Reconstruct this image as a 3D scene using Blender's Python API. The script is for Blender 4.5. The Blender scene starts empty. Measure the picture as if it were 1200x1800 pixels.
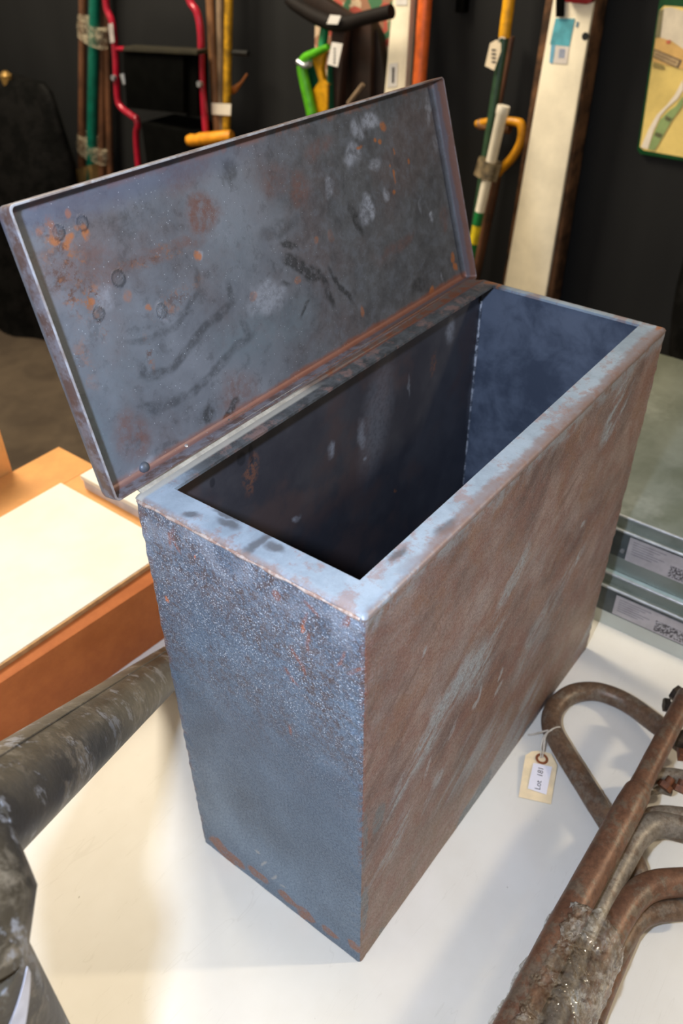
import bpy, bmesh, math, random
import numpy as np
from mathutils import Vector, Matrix, noise as mnoise

random.seed(7)
S = bpy.context.scene
COL = S.collection

# ------------------------------------------------------------------ camera
F_PX = 1464.6
CAM_LOC = Vector((-0.321436, -0.229351, 0.894993))
CAM_ROT = (0.9120369, 0.0060607, -0.9173641)
cam_d = bpy.data.cameras.new('camera')
cam = bpy.data.objects.new('camera', cam_d)
COL.objects.link(cam)
cam.location = CAM_LOC
cam.rotation_mode = 'XYZ'
cam.rotation_euler = CAM_ROT
cam_d.sensor_fit = 'AUTO'
cam_d.sensor_width = 36.0
cam_d.lens = F_PX / 1800 * 36.0
cam_d.clip_start = 0.01
cam_d.dof.use_dof = True
cam_d.dof.focus_distance = 0.72
cam_d.dof.aperture_fstop = 6.8
S.camera = cam

from mathutils import Euler
R3 = Euler(CAM_ROT, 'XYZ').to_matrix()
RIGHT, UP, BACK = R3.col[0].copy(), R3.col[1].copy(), R3.col[2].copy()

def ray(px, py):
    return R3 @ Vector(((px - 600) / F_PX, -(py - 900) / F_PX, -1.0))
def on_plane(px, py, n, c):
    d = ray(px, py); n = Vector(n)
    return CAM_LOC + d * ((c - n.dot(CAM_LOC)) / n.dot(d))
def onz(px, py, z=0.0): return on_plane(px, py, (0, 0, 1), z)
def onx(px, py, x): return on_plane(px, py, (1, 0, 0), x)
def ony(px, py, y): return on_plane(px, py, (0, 1, 0), y)

# ------------------------------------------------------------------ light, world, exposure
S.view_settings.view_transform = 'Standard'
S.view_settings.look = 'None'
S.view_settings.exposure = 0.74
S.view_settings.gamma = 1.0
S.view_settings.use_curve_mapping = False

W = bpy.data.worlds.new('world'); S.world = W; W.use_nodes = True
W.node_tree.nodes['Background'].inputs[0].default_value = (1.0, 0.86, 0.68, 1)
W.node_tree.nodes['Background'].inputs[1].default_value = 0.235

def area(name, loc, target, size, power, color):
    l = bpy.data.lights.new(name, 'AREA'); l.shape = 'SQUARE'; l.size = size
    l.energy = power; l.color = color
    o = bpy.data.objects.new(name, l); COL.objects.link(o); o.location = loc
    o.rotation_euler = (Vector(target) - Vector(loc)).to_track_quat('-Z', 'Y').to_euler()
    return o
FLASH = CAM_LOC - RIGHT * 0.15 + UP * 0.05 + BACK * 0.02
area('camera_flash', FLASH, CAM_LOC - BACK * 1.0, 0.04, 5.4, (0.64, 0.77, 1.0))
area('ceiling_lamp_right', (2.1, -2.3, 2.3), (0.2, 0.1, 0), 0.38, 118, (1.0, 0.86, 0.64))
area('left_fill_light', (-1.6, 1.6, 2.3), (0.2, 0.4, 0), 1.2, 6, (1.0, 0.86, 0.62))  # unseen low-power fill, added to raise the ambient level from the left
area('wall_fill_light', (0.7, 2.2, 2.3), (1.9, 1.2, 0.0), 1.0, 62, (1.0, 0.89, 0.70))  # added fill aimed at the back wall to brighten the background

# ------------------------------------------------------------------ material mini language
def lin(c):
    if max(c) > 1.001: c = [v / 255 for v in c]
    return tuple((v / 12.92 if v <= 0.04045 else ((v + 0.055) / 1.055) ** 2.4) for v in c[:3]) + (1,)

class Mat:
    def __init__(s, name):
        s.m = bpy.data.materials.new(name); s.m.use_nodes = True
        s.nt = s.m.node_tree; s.N = s.nt.nodes; s.b = s.N['Principled BSDF']
        s.tc = s.N.new('ShaderNodeTexCoord'); s.co = s.tc.outputs['Object']
    def put(s, inp, v):
        if isinstance(v, bpy.types.NodeSocket): s.nt.links.new(v, inp)
        elif isinstance(v, (tuple, list)) and len(v) == 3 and len(inp.default_value) == 4: inp.default_value = lin(v)
        else: inp.default_value = v
    def math(s, op, a, b=0.0, c=None, clamp=False):
        n = s.N.new('ShaderNodeMath'); n.operation = op; n.use_clamp = clamp
        s.put(n.inputs[0], a); s.put(n.inputs[1], b)
        if c is not None: s.put(n.inputs[2], c)
        return n.outputs[0]
    def mul(s, a, b): return s.math('MULTIPLY', a, b)
    def add(s, a, b): return s.math('ADD', a, b)
    def sub(s, a, b): return s.math('SUBTRACT', a, b)
    def mx(s, a, b): return s.math('MAXIMUM', a, b)
    def step(s, v, lo, hi, a=0.0, b=1.0):
        n = s.N.new('ShaderNodeMapRange'); n.interpolation_type = 'SMOOTHSTEP'
        s.put(n.inputs[0], v)
        if lo <= hi: n.inputs[1].default_value, n.inputs[2].default_value, n.inputs[3].default_value, n.inputs[4].default_value = lo, hi, a, b
        else: n.inputs[1].default_value, n.inputs[2].default_value, n.inputs[3].default_value, n.inputs[4].default_value = hi, lo, b, a
        return n.outputs[0]
    def mapv(s, v=None, loc=(0, 0, 0), rot=(0, 0, 0), sc=(1, 1, 1), kind='POINT'):
        n = s.N.new('ShaderNodeMapping'); n.vector_type = kind
        s.put(n.inputs[0], v or s.co); n.inputs[1].default_value = loc
        n.inputs[2].default_value = rot; n.inputs[3].default_value = sc
        return n.outputs[0]
    def noise(s, scale, detail=4, rough=0.55, vec=None, dist=0.0, color=False):
        n = s.N.new('ShaderNodeTexNoise'); s.put(n.inputs['Vector'], vec or s.co)
        n.inputs['Scale'].default_value = scale; n.inputs['Detail'].default_value = detail
        n.inputs['Roughness'].default_value = rough; n.inputs['Distortion'].default_value = dist
        return n.outputs['Color' if color else 0]
    def vor(s, scale, vec=None, feature='F1', out='Distance', rnd=1.0):
        n = s.N.new('ShaderNodeTexVoronoi'); n.feature = feature
        s.put(n.inputs['Vector'], vec or s.co); n.inputs['Scale'].default_value = scale
        n.inputs['Randomness'].default_value = rnd
        return n.outputs[out]
    def xyz(s, v=None):
        n = s.N.new('ShaderNodeSeparateXYZ'); s.put(n.inputs[0], v or s.co); return n.outputs
    def mix(s, f, a, b):
        n = s.N.new('ShaderNodeMix'); n.data_type = 'RGBA'
        s.put(n.inputs[0], f); s.put(n.inputs[6], a); s.put(n.inputs[7], b)
        return n.outputs[2]
    def warp(s, amt, scale, vec=None):
        v = vec or s.co
        c = s.noise(scale, 3, 0.6, v, color=True)
        a = s.N.new('ShaderNodeVectorMath'); a.operation = 'SUBTRACT'; s.put(a.inputs[0], c); a.inputs[1].default_value = (.5, .5, .5)
        b = s.N.new('ShaderNodeVectorMath'); b.operation = 'SCALE'; s.put(b.inputs[0], a.outputs[0]); b.inputs[3].default_value = amt
        d = s.N.new('ShaderNodeVectorMath'); d.operation = 'ADD'; s.put(d.inputs[0], v); s.put(d.inputs[1], b.outputs[0])
        return d.outputs[0]
    def blob(s, vec, c, r, rot=0.0, axis='xy', soft=0.6):
        """soft ellipse of radii r about c in the plane named by axis"""
        big = 50.0
        if axis == 'xy': L, Rr, Sc = (c[0], c[1], 0), (0, 0, rot), (r[0], r[1], big)
        elif axis == 'xz': L, Rr, Sc = (c[0], 0, c[1]), (0, rot, 0), (r[0], big, r[1])
        else: L, Rr, Sc = (0, c[0], c[1]), (rot, 0, 0), (big, r[0], r[1])
        v = s.mapv(vec, L, Rr, Sc, 'TEXTURE')
        n = s.N.new('ShaderNodeVectorMath'); n.operation = 'LENGTH'; s.put(n.inputs[0], v)
        return s.step(n.outputs['Value'], 1.0, 1.0 - soft, 0.0, 1.0) if False else s.step(n.outputs['Value'], 1.0 - soft, 1.0, 1.0, 0.0)
    def blobs(s, vec, lst, axis='xy', soft=0.6):
        o = None
        for b in lst:
            c, r = (b[0], b[1]), (b[2], b[3]); rot = b[4] if len(b) > 4 else 0; k = b[5] if len(b) > 5 else 1
            m = s.blob(vec, c, r, rot, axis, soft)
            if k != 1: m = s.mul(m, k)
            o = m if o is None else s.mx(o, m)
        return o
    def bblobs(s, wp, lst, axis='xy', soft=0.6):
        """the same soft ellipses, evaluated once per vertex of a dense mesh and read back as an attribute"""
        if not hasattr(s, 'baked'): s.baked = []
        nm = 'mask_%d' % len(s.baked)
        s.baked.append((nm, wp, lst, axis, soft))
        n = s.N.new('ShaderNodeAttribute'); n.attribute_name = nm
        if not hasattr(s, 'fine'): s.fine = s.step(s.noise(130, 5, 0.75), 0.34, 0.60, 0.30, 1.25)
        return s.math('MULTIPLY', n.outputs['Fac'], s.fine, clamp=True)
    def bump(s, h, strength, dist=0.001, normal=None):
        n = s.N.new('ShaderNodeBump'); n.inputs['Strength'].default_value = strength
        n.inputs['Distance'].default_value = dist; s.put(n.inputs['Height'], h)
        if normal is not None: s.put(n.inputs['Normal'], normal)
        return n.outputs[0]
    def out(s, color, rough=0.5, metal=0.0, normal=None, spec=0.5, **kw):
        s.put(s.b.inputs['Base Color'], color); s.put(s.b.inputs['Roughness'], rough)
        s.put(s.b.inputs['Metallic'], metal); s.put(s.b.inputs['Specular IOR Level'], spec)
        if normal is not None: s.put(s.b.inputs['Normal'], normal)
        for k, v in kw.items(): s.put(s.b.inputs[k.replace('_', ' ')], v)
        return s.m

def vnoise(x, y, seed):
    rs = np.random.RandomState(seed); g = rs.rand(256, 256) * 2 - 1
    xi = np.floor(x).astype(int); yi = np.floor(y).astype(int); fx = x - xi; fy = y - yi
    fx = fx * fx * (3 - 2 * fx); fy = fy * fy * (3 - 2 * fy)
    a = g[xi % 256, yi % 256]; b = g[(xi + 1) % 256, yi % 256]; c = g[xi % 256, (yi + 1) % 256]; d = g[(xi + 1) % 256, (yi + 1) % 256]
    return (a * (1 - fx) + b * fx) * (1 - fy) + (c * (1 - fx) + d * fx) * fy
def fnoise(x, y, seed): return vnoise(x, y, seed) + 0.5 * vnoise(x * 2.1, y * 2.1, seed + 1) + 0.25 * vnoise(x * 4.3, y * 4.3, seed + 2)
def bake_masks(o, M):
    me = o.data; n = len(me.vertices)
    co = np.empty(n * 3, np.float32); me.vertices.foreach_get('co', co); co = co.reshape(-1, 3)
    for idx, (nm, wp, lst, axis, soft) in enumerate(M.baked):
        ia = {'xy': (0, 1), 'xz': (0, 2), 'yz': (1, 2)}[axis]
        u = co[:, ia[0]].astype(float); v = co[:, ia[1]].astype(float)
        if wp:
            amt, sc = wp
            du = fnoise(u * sc, v * sc, 11 + idx * 7); dv = fnoise(u * sc + 31, v * sc + 17, 13 + idx * 7)
            u = u + du * amt * 0.2; v = v + dv * amt * 0.2
        out = np.zeros(n)
        for b in lst:
            rot = b[4] if len(b) > 4 else 0; k = b[5] if len(b) > 5 else 1
            if axis == 'xz': rot = -rot
            du, dv = u - b[0], v - b[1]; c_, s_ = math.cos(rot), math.sin(rot)
            d = np.sqrt(((du * c_ + dv * s_) / b[2]) ** 2 + ((-du * s_ + dv * c_) / b[3]) ** 2) / 1.12
            t = np.clip(1.3 * (1 - d) / soft, 0, 1); out = np.maximum(out, k * t * t * (3 - 2 * t))
        at = me.attributes.get(nm) or me.attributes.new(nm, 'FLOAT', 'POINT')
        at.data.foreach_set('value', out.astype(np.float32))

_plain = {}
def plain(name, c, rough=0.5, metal=0.0, var=0.12, scale=40, spec=0.4, bump=0.15):
    if name in _plain: return _plain[name]
    m = Mat(name)
    n = m.noise(scale, 4, 0.6)
    c2 = tuple(v * (1 - var * 1.6) for v in c)
    col = m.mix(m.step(n, 0.3, 0.7), c2, c)
    _plain[name] = m.out(col, rough, metal, m.bump(n, bump, 0.0006), spec)
    return _plain[name]

# ------------------------------------------------------------------ object helpers
def tag(o, label=None, cat=None, group=None, kind=None):
    if label: o['label'] = label
    if cat: o['category'] = cat
    if group: o['group'] = group
    if kind: o['kind'] = kind
    return o
def thing(name, label, cat, loc=(0, 0, 0), group=None, matrix=None):
    o = bpy.data.objects.new(name, None); COL.objects.link(o)
    o.empty_display_size = 0.05
    if matrix is not None: o.matrix_world = matrix
    else: o.location = loc
    bpy.context.view_layer.update()
    return tag(o, label, cat, group)
def mesh(name, verts, faces, mat, parent=None, smooth=False, local=False, mats=None, mi=None):
    me = bpy.data.meshes.new(name)
    me.from_pydata([tuple(v) for v in verts], [], faces)
    bm = bmesh.new(); bm.from_mesh(me)
    bmesh.ops.recalc_face_normals(bm, faces=bm.faces)
    bm.to_mesh(me); bm.free()
    for m in (mats or [mat]): me.materials.append(m)
    if mi:
        for p, k in zip(me.polygons, mi): p.material_index = k
    if smooth:
        for p in me.polygons: p.use_smooth = True
    o = bpy.data.objects.new(name, me); COL.objects.link(o)
    if parent is not None:
        o.parent = parent
        if not local:
            o.matrix_parent_inverse = parent.matrix_world.inverted()
    return o
def autosmooth(o, deg=35):
    me = o.data
    bm = bmesh.new(); bm.from_mesh(me)
    for e in bm.edges:
        if len(e.link_faces) == 2 and e.calc_face_angle(0) > math.radians(deg): e.smooth = False
        else: e.smooth = True
    for f in bm.faces: f.smooth = True
    bm.to_mesh(me); bm.free()
    return o
def bevel(o, w, seg=2):
    bm = bmesh.new(); bm.from_mesh(o.data)
    bmesh.ops.bevel(bm, geom=[e for e in bm.edges if len(e.link_faces) == 2 and e.calc_face_angle(0) > 0.5], offset=w, segments=seg, affect='EDGES', profile=0.6)
    bm.to_mesh(o.data); bm.free()
    return autosmooth(o)
def box(name, lo, hi, mat, parent=None, bev=0.002, **k):
    x0, y0, z0 = lo; x1, y1, z1 = hi
    v = [(x0, y0, z0), (x1, y0, z0), (x1, y1, z0), (x0, y1, z0), (x0, y0, z1), (x1, y0, z1), (x1, y1, z1), (x0, y1, z1)]
    f = [(0, 1, 2, 3), (4, 5, 6, 7), (0, 1, 5, 4), (1, 2, 6, 5), (2, 3, 7, 6), (3, 0, 4, 7)]
    o = mesh(name, v, f, mat, parent, **k)
    if bev: bevel(o, bev)
    return o
def prism(name, pts, off, mat, parent=None, bev=0.0, **k):
    """polygon of 3-D points pushed along off"""
    n = len(pts); off = Vector(off)
    v = [Vector(p) for p in pts] + [Vector(p) + off for p in pts]
    f = [tuple(range(n)), tuple(range(2 * n - 1, n - 1, -1))] + [(i, (i + 1) % n, n + (i + 1) % n, n + i) for i in range(n)]
    o = mesh(name, v, f, mat, parent, **k)
    if bev: bevel(o, bev)
    return o
def smooth_path(P, R, sub=8):
    P = [Vector(p) for p in P]
    if len(P) < 3: return P, R
    out, rr = [], []
    for i in range(len(P) - 1):
        p0 = P[i - 1] if i else P[0] * 2 - P[1]; p1 = P[i]; p2 = P[i + 1]
        p3 = P[i + 2] if i + 2 < len(P) else P[-1] * 2 - P[-2]
        for k in range(sub):
            t = k / sub
            out.append(0.5 * ((2 * p1) + (p2 - p0) * t + (2 * p0 - 5 * p1 + 4 * p2 - p3) * t * t + (3 * p1 - p0 - 3 * p2 + p3) * t ** 3))
            rr.append(R[i] * (1 - t) + R[i + 1] * t)
    out.append(P[-1]); rr.append(R[-1])
    return out, rr
def tube(name, P, R, mat, parent=None, segs=20, sub=8, smooth=True, wob=0.0, flat=1.0, cap=True, **k):
    if not isinstance(R, (list, tuple)): R = [R] * len(P)
    P, R = smooth_path(P, list(R), sub) if sub > 1 else ([Vector(p) for p in P], R)
    n = len(P)
    T = [(P[min(i + 1, n - 1)] - P[max(i - 1, 0)]).normalized() for i in range(n)]
    ref = Vector((0, 0, 1)) if abs(T[0].z) < 0.9 else Vector((1, 0, 0))
    a = T[0].cross(ref).normalized()
    v, f = [], []
    for i in range(n):
        a = (a - T[i] * a.dot(T[i])).normalized(); b = T[i].cross(a)
        for j in range(segs):
            t = 2 * math.pi * j / segs
            d = a * math.cos(t) + b * math.sin(t) * flat
            r = R[i]
            if wob: r += wob * mnoise.noise((P[i] + d * R[i]) * 60)
            v.append(P[i] + d * r)
    for i in range(n - 1):
        for j in range(segs):
            f.append((i * segs + j, i * segs + (j + 1) % segs, (i + 1) * segs + (j + 1) % segs, (i + 1) * segs + j))
    if cap: f += [tuple(range(segs)), tuple(range((n - 1) * segs, n * segs))]
    o = mesh(name, v, f, mat, parent, **k)
    if smooth: autosmooth(o, 50)
    return o
def text(name, body, size, mtx, mat, parent=None, extrude=0.0001, bold=False):
    c = bpy.data.curves.new(name, 'FONT'); c.body = body; c.size = size; c.extrude = extrude
    c.align_x = 'CENTER'; c.align_y = 'CENTER'
    t = bpy.data.objects.new(name + '_src', c); COL.objects.link(t)
    bpy.context.view_layer.update()
    me = bpy.data.meshes.new_from_object(t.evaluated_get(bpy.context.evaluated_depsgraph_get()))
    bpy.data.objects.remove(t)
    me.transform(mtx); me.materials.clear(); me.materials.append(mat)
    o = bpy.data.objects.new(name, me); COL.objects.link(o)
    if parent is not None:
        o.parent = parent; o.matrix_parent_inverse = parent.matrix_world.inverted()
    return o

# ================================================================== ROOM
XW = 1.90; ZF = -0.75
m = Mat('charcoal_wall')
x, y, z = m.xyz()
n = m.noise(1.6, 3, 0.5); n2 = m.noise(6, 2, 0.5, m.mapv(sc=(1, 1, 0.05)))
M_WALL = m.out(m.mix(m.step(m.add(m.mul(n, 0.6), m.mul(n2, 0.4)), 0.35, 0.65), (21, 21, 21), (29, 29, 29)), 0.75, 0, m.bump(m.noise(90, 3), 0.2, 0.001), 0.25)
tag(box('wall_back', (XW, -2.2, ZF), (XW + 0.1, 6.0, 2.4), M_WALL, bev=0), kind='structure')
m = Mat('brown_floor')
n = m.noise(5, 5, 0.6, m.warp(0.3, 2))
M_FLOOR = m.out(m.mix(m.step(n, 0.3, 0.7), (72, 61, 50), (92, 79, 64)), 0.8, 0, m.bump(m.noise(160, 3), 0.4, 0.002), 0.2)
tag(box('floor', (-2.5, -2.2, ZF - 0.1), (XW, 6.0, ZF), M_FLOOR, bev=0), kind='structure')

# ================================================================== TABLE
m = Mat('white_table_laminate')
n = m.noise(7, 4, 0.6)
base = m.mix(m.step(n, 0.3, 0.75), (226, 220, 208), (234, 229, 219))
w = m.warp(0.012, 30)
sp = m.step(m.vor(26, w), 0.0, 0.035, 1.0, 0.0)
sp = m.mul(sp, m.step(m.noise(9, 2), 0.50, 0.60))
scr = m.noise(3.2, 2, 0.5, m.mapv(rot=(0, 0, 0.9), sc=(1, 9, 1)), dist=1.2)
scr = m.step(m.math('ABSOLUTE', m.sub(scr, 0.5)), 0.0, 0.004, 0.25, 0.0)
base = m.mix(m.mul(scr, 0.35), base, (150, 138, 110))
base = m.mix(m.mul(sp, 0.7), base, (120, 104, 80))
M_TABLE = m.out(base, 0.42, 0, m.bump(m.noise(260, 2), 0.04, 0.0005), 0.35)
T = thing('table', 'large white laminate table that the rusty steel box stands on', 'table', (0.4, 0, ZF))
box('tabletop', (-0.395, -1.15, -0.03), (1.24, 0.925, 0.0), M_TABLE, T, 0.003)
M_LEG = plain('grey_table_leg', (120, 120, 118), 0.4, 0.6)
for lx in (-0.33, 1.17):
    for ly in (-1.08, 0.86):
        box('leg', (lx - 0.02, ly - 0.02, ZF), (lx + 0.02, ly + 0.02, -0.03), M_LEG, T, 0.003)

DIAG_A = -0.96
# ================================================================== STEEL BOX
BL, BW, BH = 0.5525, 0.2286, 0.5
def py_left(px, py): p = onx(px, py, 0); return p.y, p.z
def py_right(px, py): p = ony(px, py, 0); return p.x, p.z
def rim_pt(px, py): p = onz(px, py, BH); return p.x, p.y

m = ML = Mat('rusty_blue_steel')
X, Y, Z = m.xyz()
# --- left end face: blue grey with speckle
nb = m.noise(9, 5, 0.6, m.warp(0.05, 8)); nf = m.noise(420, 3, 0.7); nm = m.noise(60, 4, 0.65)
blue = m.mix(m.step(nb, 0.32, 0.68), (86, 106, 128), (114, 137, 161))
blue = m.mix(m.mul(m.step(nf, 0.42, 0.66), 0.55), blue, (70, 84, 102))
top = m.step(Z, 0.20, 0.42)
upper = m.step(m.noise(14, 6, 0.72, m.warp(0.06, 12, m.mapv(loc=(3, 1, 2)))), 0.40, 0.56)
fr = m.step(m.noise(150, 4, 0.75, m.mapv(loc=(7, 1, 2))), 0.45, 0.56)
L1 = [py_left(*p) for p in ((520, 1090), (400, 1040), (300, 1050), (560, 1000))]
dark_top = m.bblobs((0.05, 18), [(*py_left(430, 1060), 0.085, 0.055, 0, 1), (*py_left(560, 1080), 0.05, 0.05, 0, .8), (*py_left(300, 1020), 0.03, 0.09, 0, .8), (*py_left(480, 1190), 0.05, 0.04, 0, .5)], 'yz', 0.9)
rf = m.mul(m.mul(m.mx(m.mul(upper, top), m.mul(dark_top, 0.95)), m.add(m.mul(fr, 0.75), 0.25)), 0.8)
blue = m.mix(m.math('MULTIPLY', rf, 1.2, clamp=True), blue, (88, 72, 72))
# light band under the rim and right edge
lt = m.mul(m.step(Z, 0.40, 0.49), m.step(m.noise(25, 4, 0.6, m.mapv(loc=(1, 5, 0))), 0.42, 0.6))
blue = m.mix(m.mul(lt, 0.55), blue, (158, 168, 184))
dk = m.bblobs((0.05, 14), [(*py_left(440, 1430), 0.055, 0.06, 0, .7), (*py_left(520, 1330), 0.02, 0.07, .5, .5), (*py_left(370, 1300), 0.02, 0.06, .4, .5), (*py_left(560, 1600), 0.04, 0.02, 0, .5)], 'yz', 0.95)
blue = m.mix(m.mul(dk, 0.6), blue, (72, 88, 106))
# faint diagonal wipes
wip = m.step(m.noise(10, 3, 0.6, m.mapv(rot=(0.75, 0, 0), sc=(1, 1, 0.18))), 0.52, 0.66)
blue = m.mix(m.mul(wip, 0.22), blue, (82, 92, 108))
# fine rust veins
veins = m.bblobs((0.010, 70), [
    (*py_left(533, 1090), 0.0022, 0.012, 0.3), (*py_left(540, 1130), 0.0022, 0.013, 0.1), (*py_left(525, 1165), 0.002, 0.016, -0.5),
    (*py_left(510, 1190), 0.002, 0.012, -0.9), (*py_left(546, 1068), 0.0022, 0.010, -0.9), (*py_left(300, 945), 0.003, 0.014, .2),
    (*py_left(310, 955), 0.002, 0.01, -.3), (*py_left(600, 1160), 0.0018, 0.014, 0.5), (*py_left(625, 1180), 0.0018, 0.012, 0.7),
    (*py_left(510, 1285), 0.002, 0.008, -.2), (*py_left(487, 1050), 0.004, 0.006, 0), (*py_left(605, 1090), 0.003, 0.009, .5)], 'yz', 0.7)
blue = m.mix(m.mul(veins, 0.75), blue, (150, 88, 66))
osp = m.bblobs((0.004, 200), [(*py_left(532, 1106), 0.0025, 0.0045), (*py_left(293, 1054), 0.0022, 0.004), (*py_left(342, 980), 0.0012, 0.0018)], 'yz', 0.5)
blue = m.mix(osp, blue, (214, 120, 66))
# rust along the bottom edge
botl = m.bblobs((0.022, 55), [(*py_left(385, 1487), 0.013, 0.016, -0.4), (*py_left(410, 1510), 0.016, 0.012, -.2), (*py_left(450, 1535), 0.016, 0.011, 0),
    (*py_left(505, 1580), 0.012, 0.011), (*py_left(535, 1605), 0.016, 0.010), (*py_left(580, 1637), 0.010, 0.008), (*py_left(620, 1662), 0.010, 0.010),
    (*py_left(345, 1450), 0.004, 0.03, .2, .8)], 'yz', 0.35)
blue = m.mix(m.mul(botl, 0.92), blue, (140, 92, 66))
edge_rust = m.mul(m.step(Y, 0.0, 0.006, 1, 0), m.step(m.noise(120, 3, 0.7), 0.42, 0.55))
edge_rust = m.mul(edge_rust, m.step(Z, 0.17, 0.20))
blue = m.mix(m.mul(edge_rust, 0.75), blue, (114, 82, 74))
ledge = m.mul(m.step(Y, 0.215, 0.226), m.step(m.noise(50, 3, 0.7), 0.45, 0.6))
blue = m.mix(m.mul(ledge, 0.6), blue, (128, 90, 74))
scratch = m.bblobs((0.005, 90), [(*py_left(452, 1497), 0.004, 0.0035), (*py_left(464, 1518), 0.0016, 0.011, 0.45), (*py_left(481, 1542), 0.0016, 0.011, 0.5), (*py_left(496, 1557), 0.005, 0.002, -.4)], 'yz', 0.5)
blue = m.mix(m.mul(scratch, 0.7), blue, (178, 176, 176))
# pale specks painted in for flash glints, denser near the top
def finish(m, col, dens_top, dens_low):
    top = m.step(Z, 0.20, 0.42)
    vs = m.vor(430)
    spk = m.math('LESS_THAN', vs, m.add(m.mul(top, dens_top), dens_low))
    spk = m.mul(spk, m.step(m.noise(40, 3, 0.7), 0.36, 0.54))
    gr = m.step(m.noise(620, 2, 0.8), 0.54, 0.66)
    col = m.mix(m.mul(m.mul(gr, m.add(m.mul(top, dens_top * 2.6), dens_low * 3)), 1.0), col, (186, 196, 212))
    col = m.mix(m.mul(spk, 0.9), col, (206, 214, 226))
    h = m.add(m.mul(nf, m.add(m.step(Z, 0.05, 0.45), 0.5)), m.mul(m.noise(60, 4, 0.65), 0.7))
    nrm = m.bump(h, 1.0, 0.0016)
    return m.out(col, m.step(nf, 0.3, 0.7, 0.36, 0.6), 0.15, nrm, 0.6)
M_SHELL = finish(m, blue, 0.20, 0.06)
# --- front long face: brown rust with grey blue streaks
m = MF = Mat('brown_rust_steel')
X, Y, Z = m.xyz(); nf = m.noise(420, 3, 0.7)
diag = m.mapv(m.mapv(rot=(0, DIAG_A, 0)), sc=(1, 1, 0.20))
s1 = m.noise(13, 6, 0.66, m.warp(0.03, 14, diag)); s2 = m.noise(42, 6, 0.72, m.warp(0.01, 40, diag))
brn = m.mix(m.step(m.noise(7, 5, 0.65, m.warp(0.06, 7)), 0.36, 0.64), (96, 74, 70), (166, 142, 134))
brn = m.mix(m.mul(m.step(s2, 0.44, 0.60), 0.6), brn, (138, 118, 114))
brn = m.mix(m.mul(m.step(s2, 0.47, 0.38), 0.6), brn, (104, 76, 68))
brn = m.mix(m.mul(m.step(m.noise(16, 5, 0.7, m.mapv(loc=(5, 2, 1))), 0.50, 0.62), 0.6), brn, (140, 98, 72))
low = m.step(Z, 0.26, 0.02)
brn = m.mix(m.mul(low, 0.5), brn, (140, 118, 92))
gl = [(*py_right(835, 1175), 0.055, 0.05, 0.92, .9), (*py_right(780, 1250), 0.03, 0.10, 1.02, 1), (*py_right(745, 1310), 0.02, 0.06, 1.02, .9), (*py_right(700, 1400), 0.018, 0.05, 0.92, .95),
      (*py_right(690, 1480), 0.022, 0.04, 0.82, .9), (*py_right(905, 1010), 0.02, 0.05, 0.72, .8), (*py_right(940, 1110), 0.02, 0.07, 0.92, .6), (*py_right(1080, 720), 0.02, 0.045, 0.72, .9), (*py_right(1105, 690), 0.012, 0.03, 0.72, .8),
      (*py_right(860, 1130), 0.01, 0.05, 0.92, .8), (*py_right(760, 1390), 0.012, 0.03, 0.92, .9), (*py_right(1000, 1010), 0.02, 0.06, 0.82, .5), (*py_right(1050, 960), 0.015, 0.06, 0.82, .5), (*py_right(870, 1300), 0.03, 0.06, 0.92, .45)]
gm = m.bblobs((0.05, 16), gl, 'xz', 0.9)
gm = m.mul(gm, m.add(m.mul(m.step(s2, 0.44, 0.53), 0.85), 0.15))
streak = m.mul(m.step(s1, 0.48, 0.58), m.step(m.noise(5, 2, 0.5, m.mapv(loc=(2, 4, 9))), 0.42, 0.6))
streak = m.mul(streak, m.add(m.mul(m.step(m.add(Z, m.mul(X, 0.35)), 0.42, 0.28), 0.5), 0.18))
redm = m.step(m.noise(26, 6, 0.75, m.warp(0.02, 30, m.mapv(loc=(6, 6, 2)))), 0.46, 0.58)
brn = m.mix(m.mul(redm, 0.55), brn, (134, 90, 78))
brn = m.mix(m.mul(m.step(m.noise(70, 5, 0.8, m.mapv(loc=(1, 8, 5))), 0.52, 0.62), 0.35), brn, (172, 152, 144))
brn = m.mix(m.mul(m.mx(gm, streak), 0.85), brn, (166, 180, 192))
wh = m.bblobs((0.008, 90), [(*py_right(843, 1220), 0.003, 0.014, .05), (*py_right(835, 1238), 0.006, 0.006), (*py_right(880, 1185), 0.004, 0.010, .3), (*py_right(876, 1210), 0.005, 0.011, .6),
    (*py_right(745, 1147), 0.0035, 0.006, .3), (*py_right(768, 1370), 0.012, 0.014, .3, .6), (*py_right(752, 1350), 0.004, 0.016, .3, .7), (*py_right(795, 1283), 0.004, 0.016, .5, .6), (*py_right(765, 1245), 0.010, 0.02, .4, .5),
    (*py_right(1024, 922), 0.006, 0.005), (*py_right(1015, 980), 0.003, 0.010, .2), (*py_right(820, 1165), 0.014, 0.014, .3, .5), (*py_right(915, 1175), 0.003, 0.016, .3, .5)], 'xz', 0.6)
brn = m.mix(m.mul(wh, 0.75), brn, (178, 186, 196))
botr = m.bblobs((0.015, 50), [(*py_right(825, 1425), 0.035, 0.022, .3), (*py_right(850, 1380), 0.02, 0.022, .3), (*py_right(925, 1285), 0.015, 0.012), (*py_right(790, 1480), 0.02, 0.009),
    (*py_right(670, 1640), 0.006, 0.01), (*py_right(640, 1600), 0.006, 0.05, 0, .9), (*py_right(665, 1440), 0.010, 0.02, .2, .9), (*py_right(640, 1480), 0.005, 0.05, 0, .9)], 'xz', 0.4)
brn = m.mix(m.mul(botr, 0.85), brn, (104, 118, 126))
orn = m.mul(m.step(m.noise(55, 4, 0.8, m.mapv(loc=(9, 9, 1))), 0.62, 0.70), m.step(m.noise(7, 2), 0.45, 0.6))
brn = m.mix(m.mul(orn, 0.55), brn, (168, 98, 64))
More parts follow.
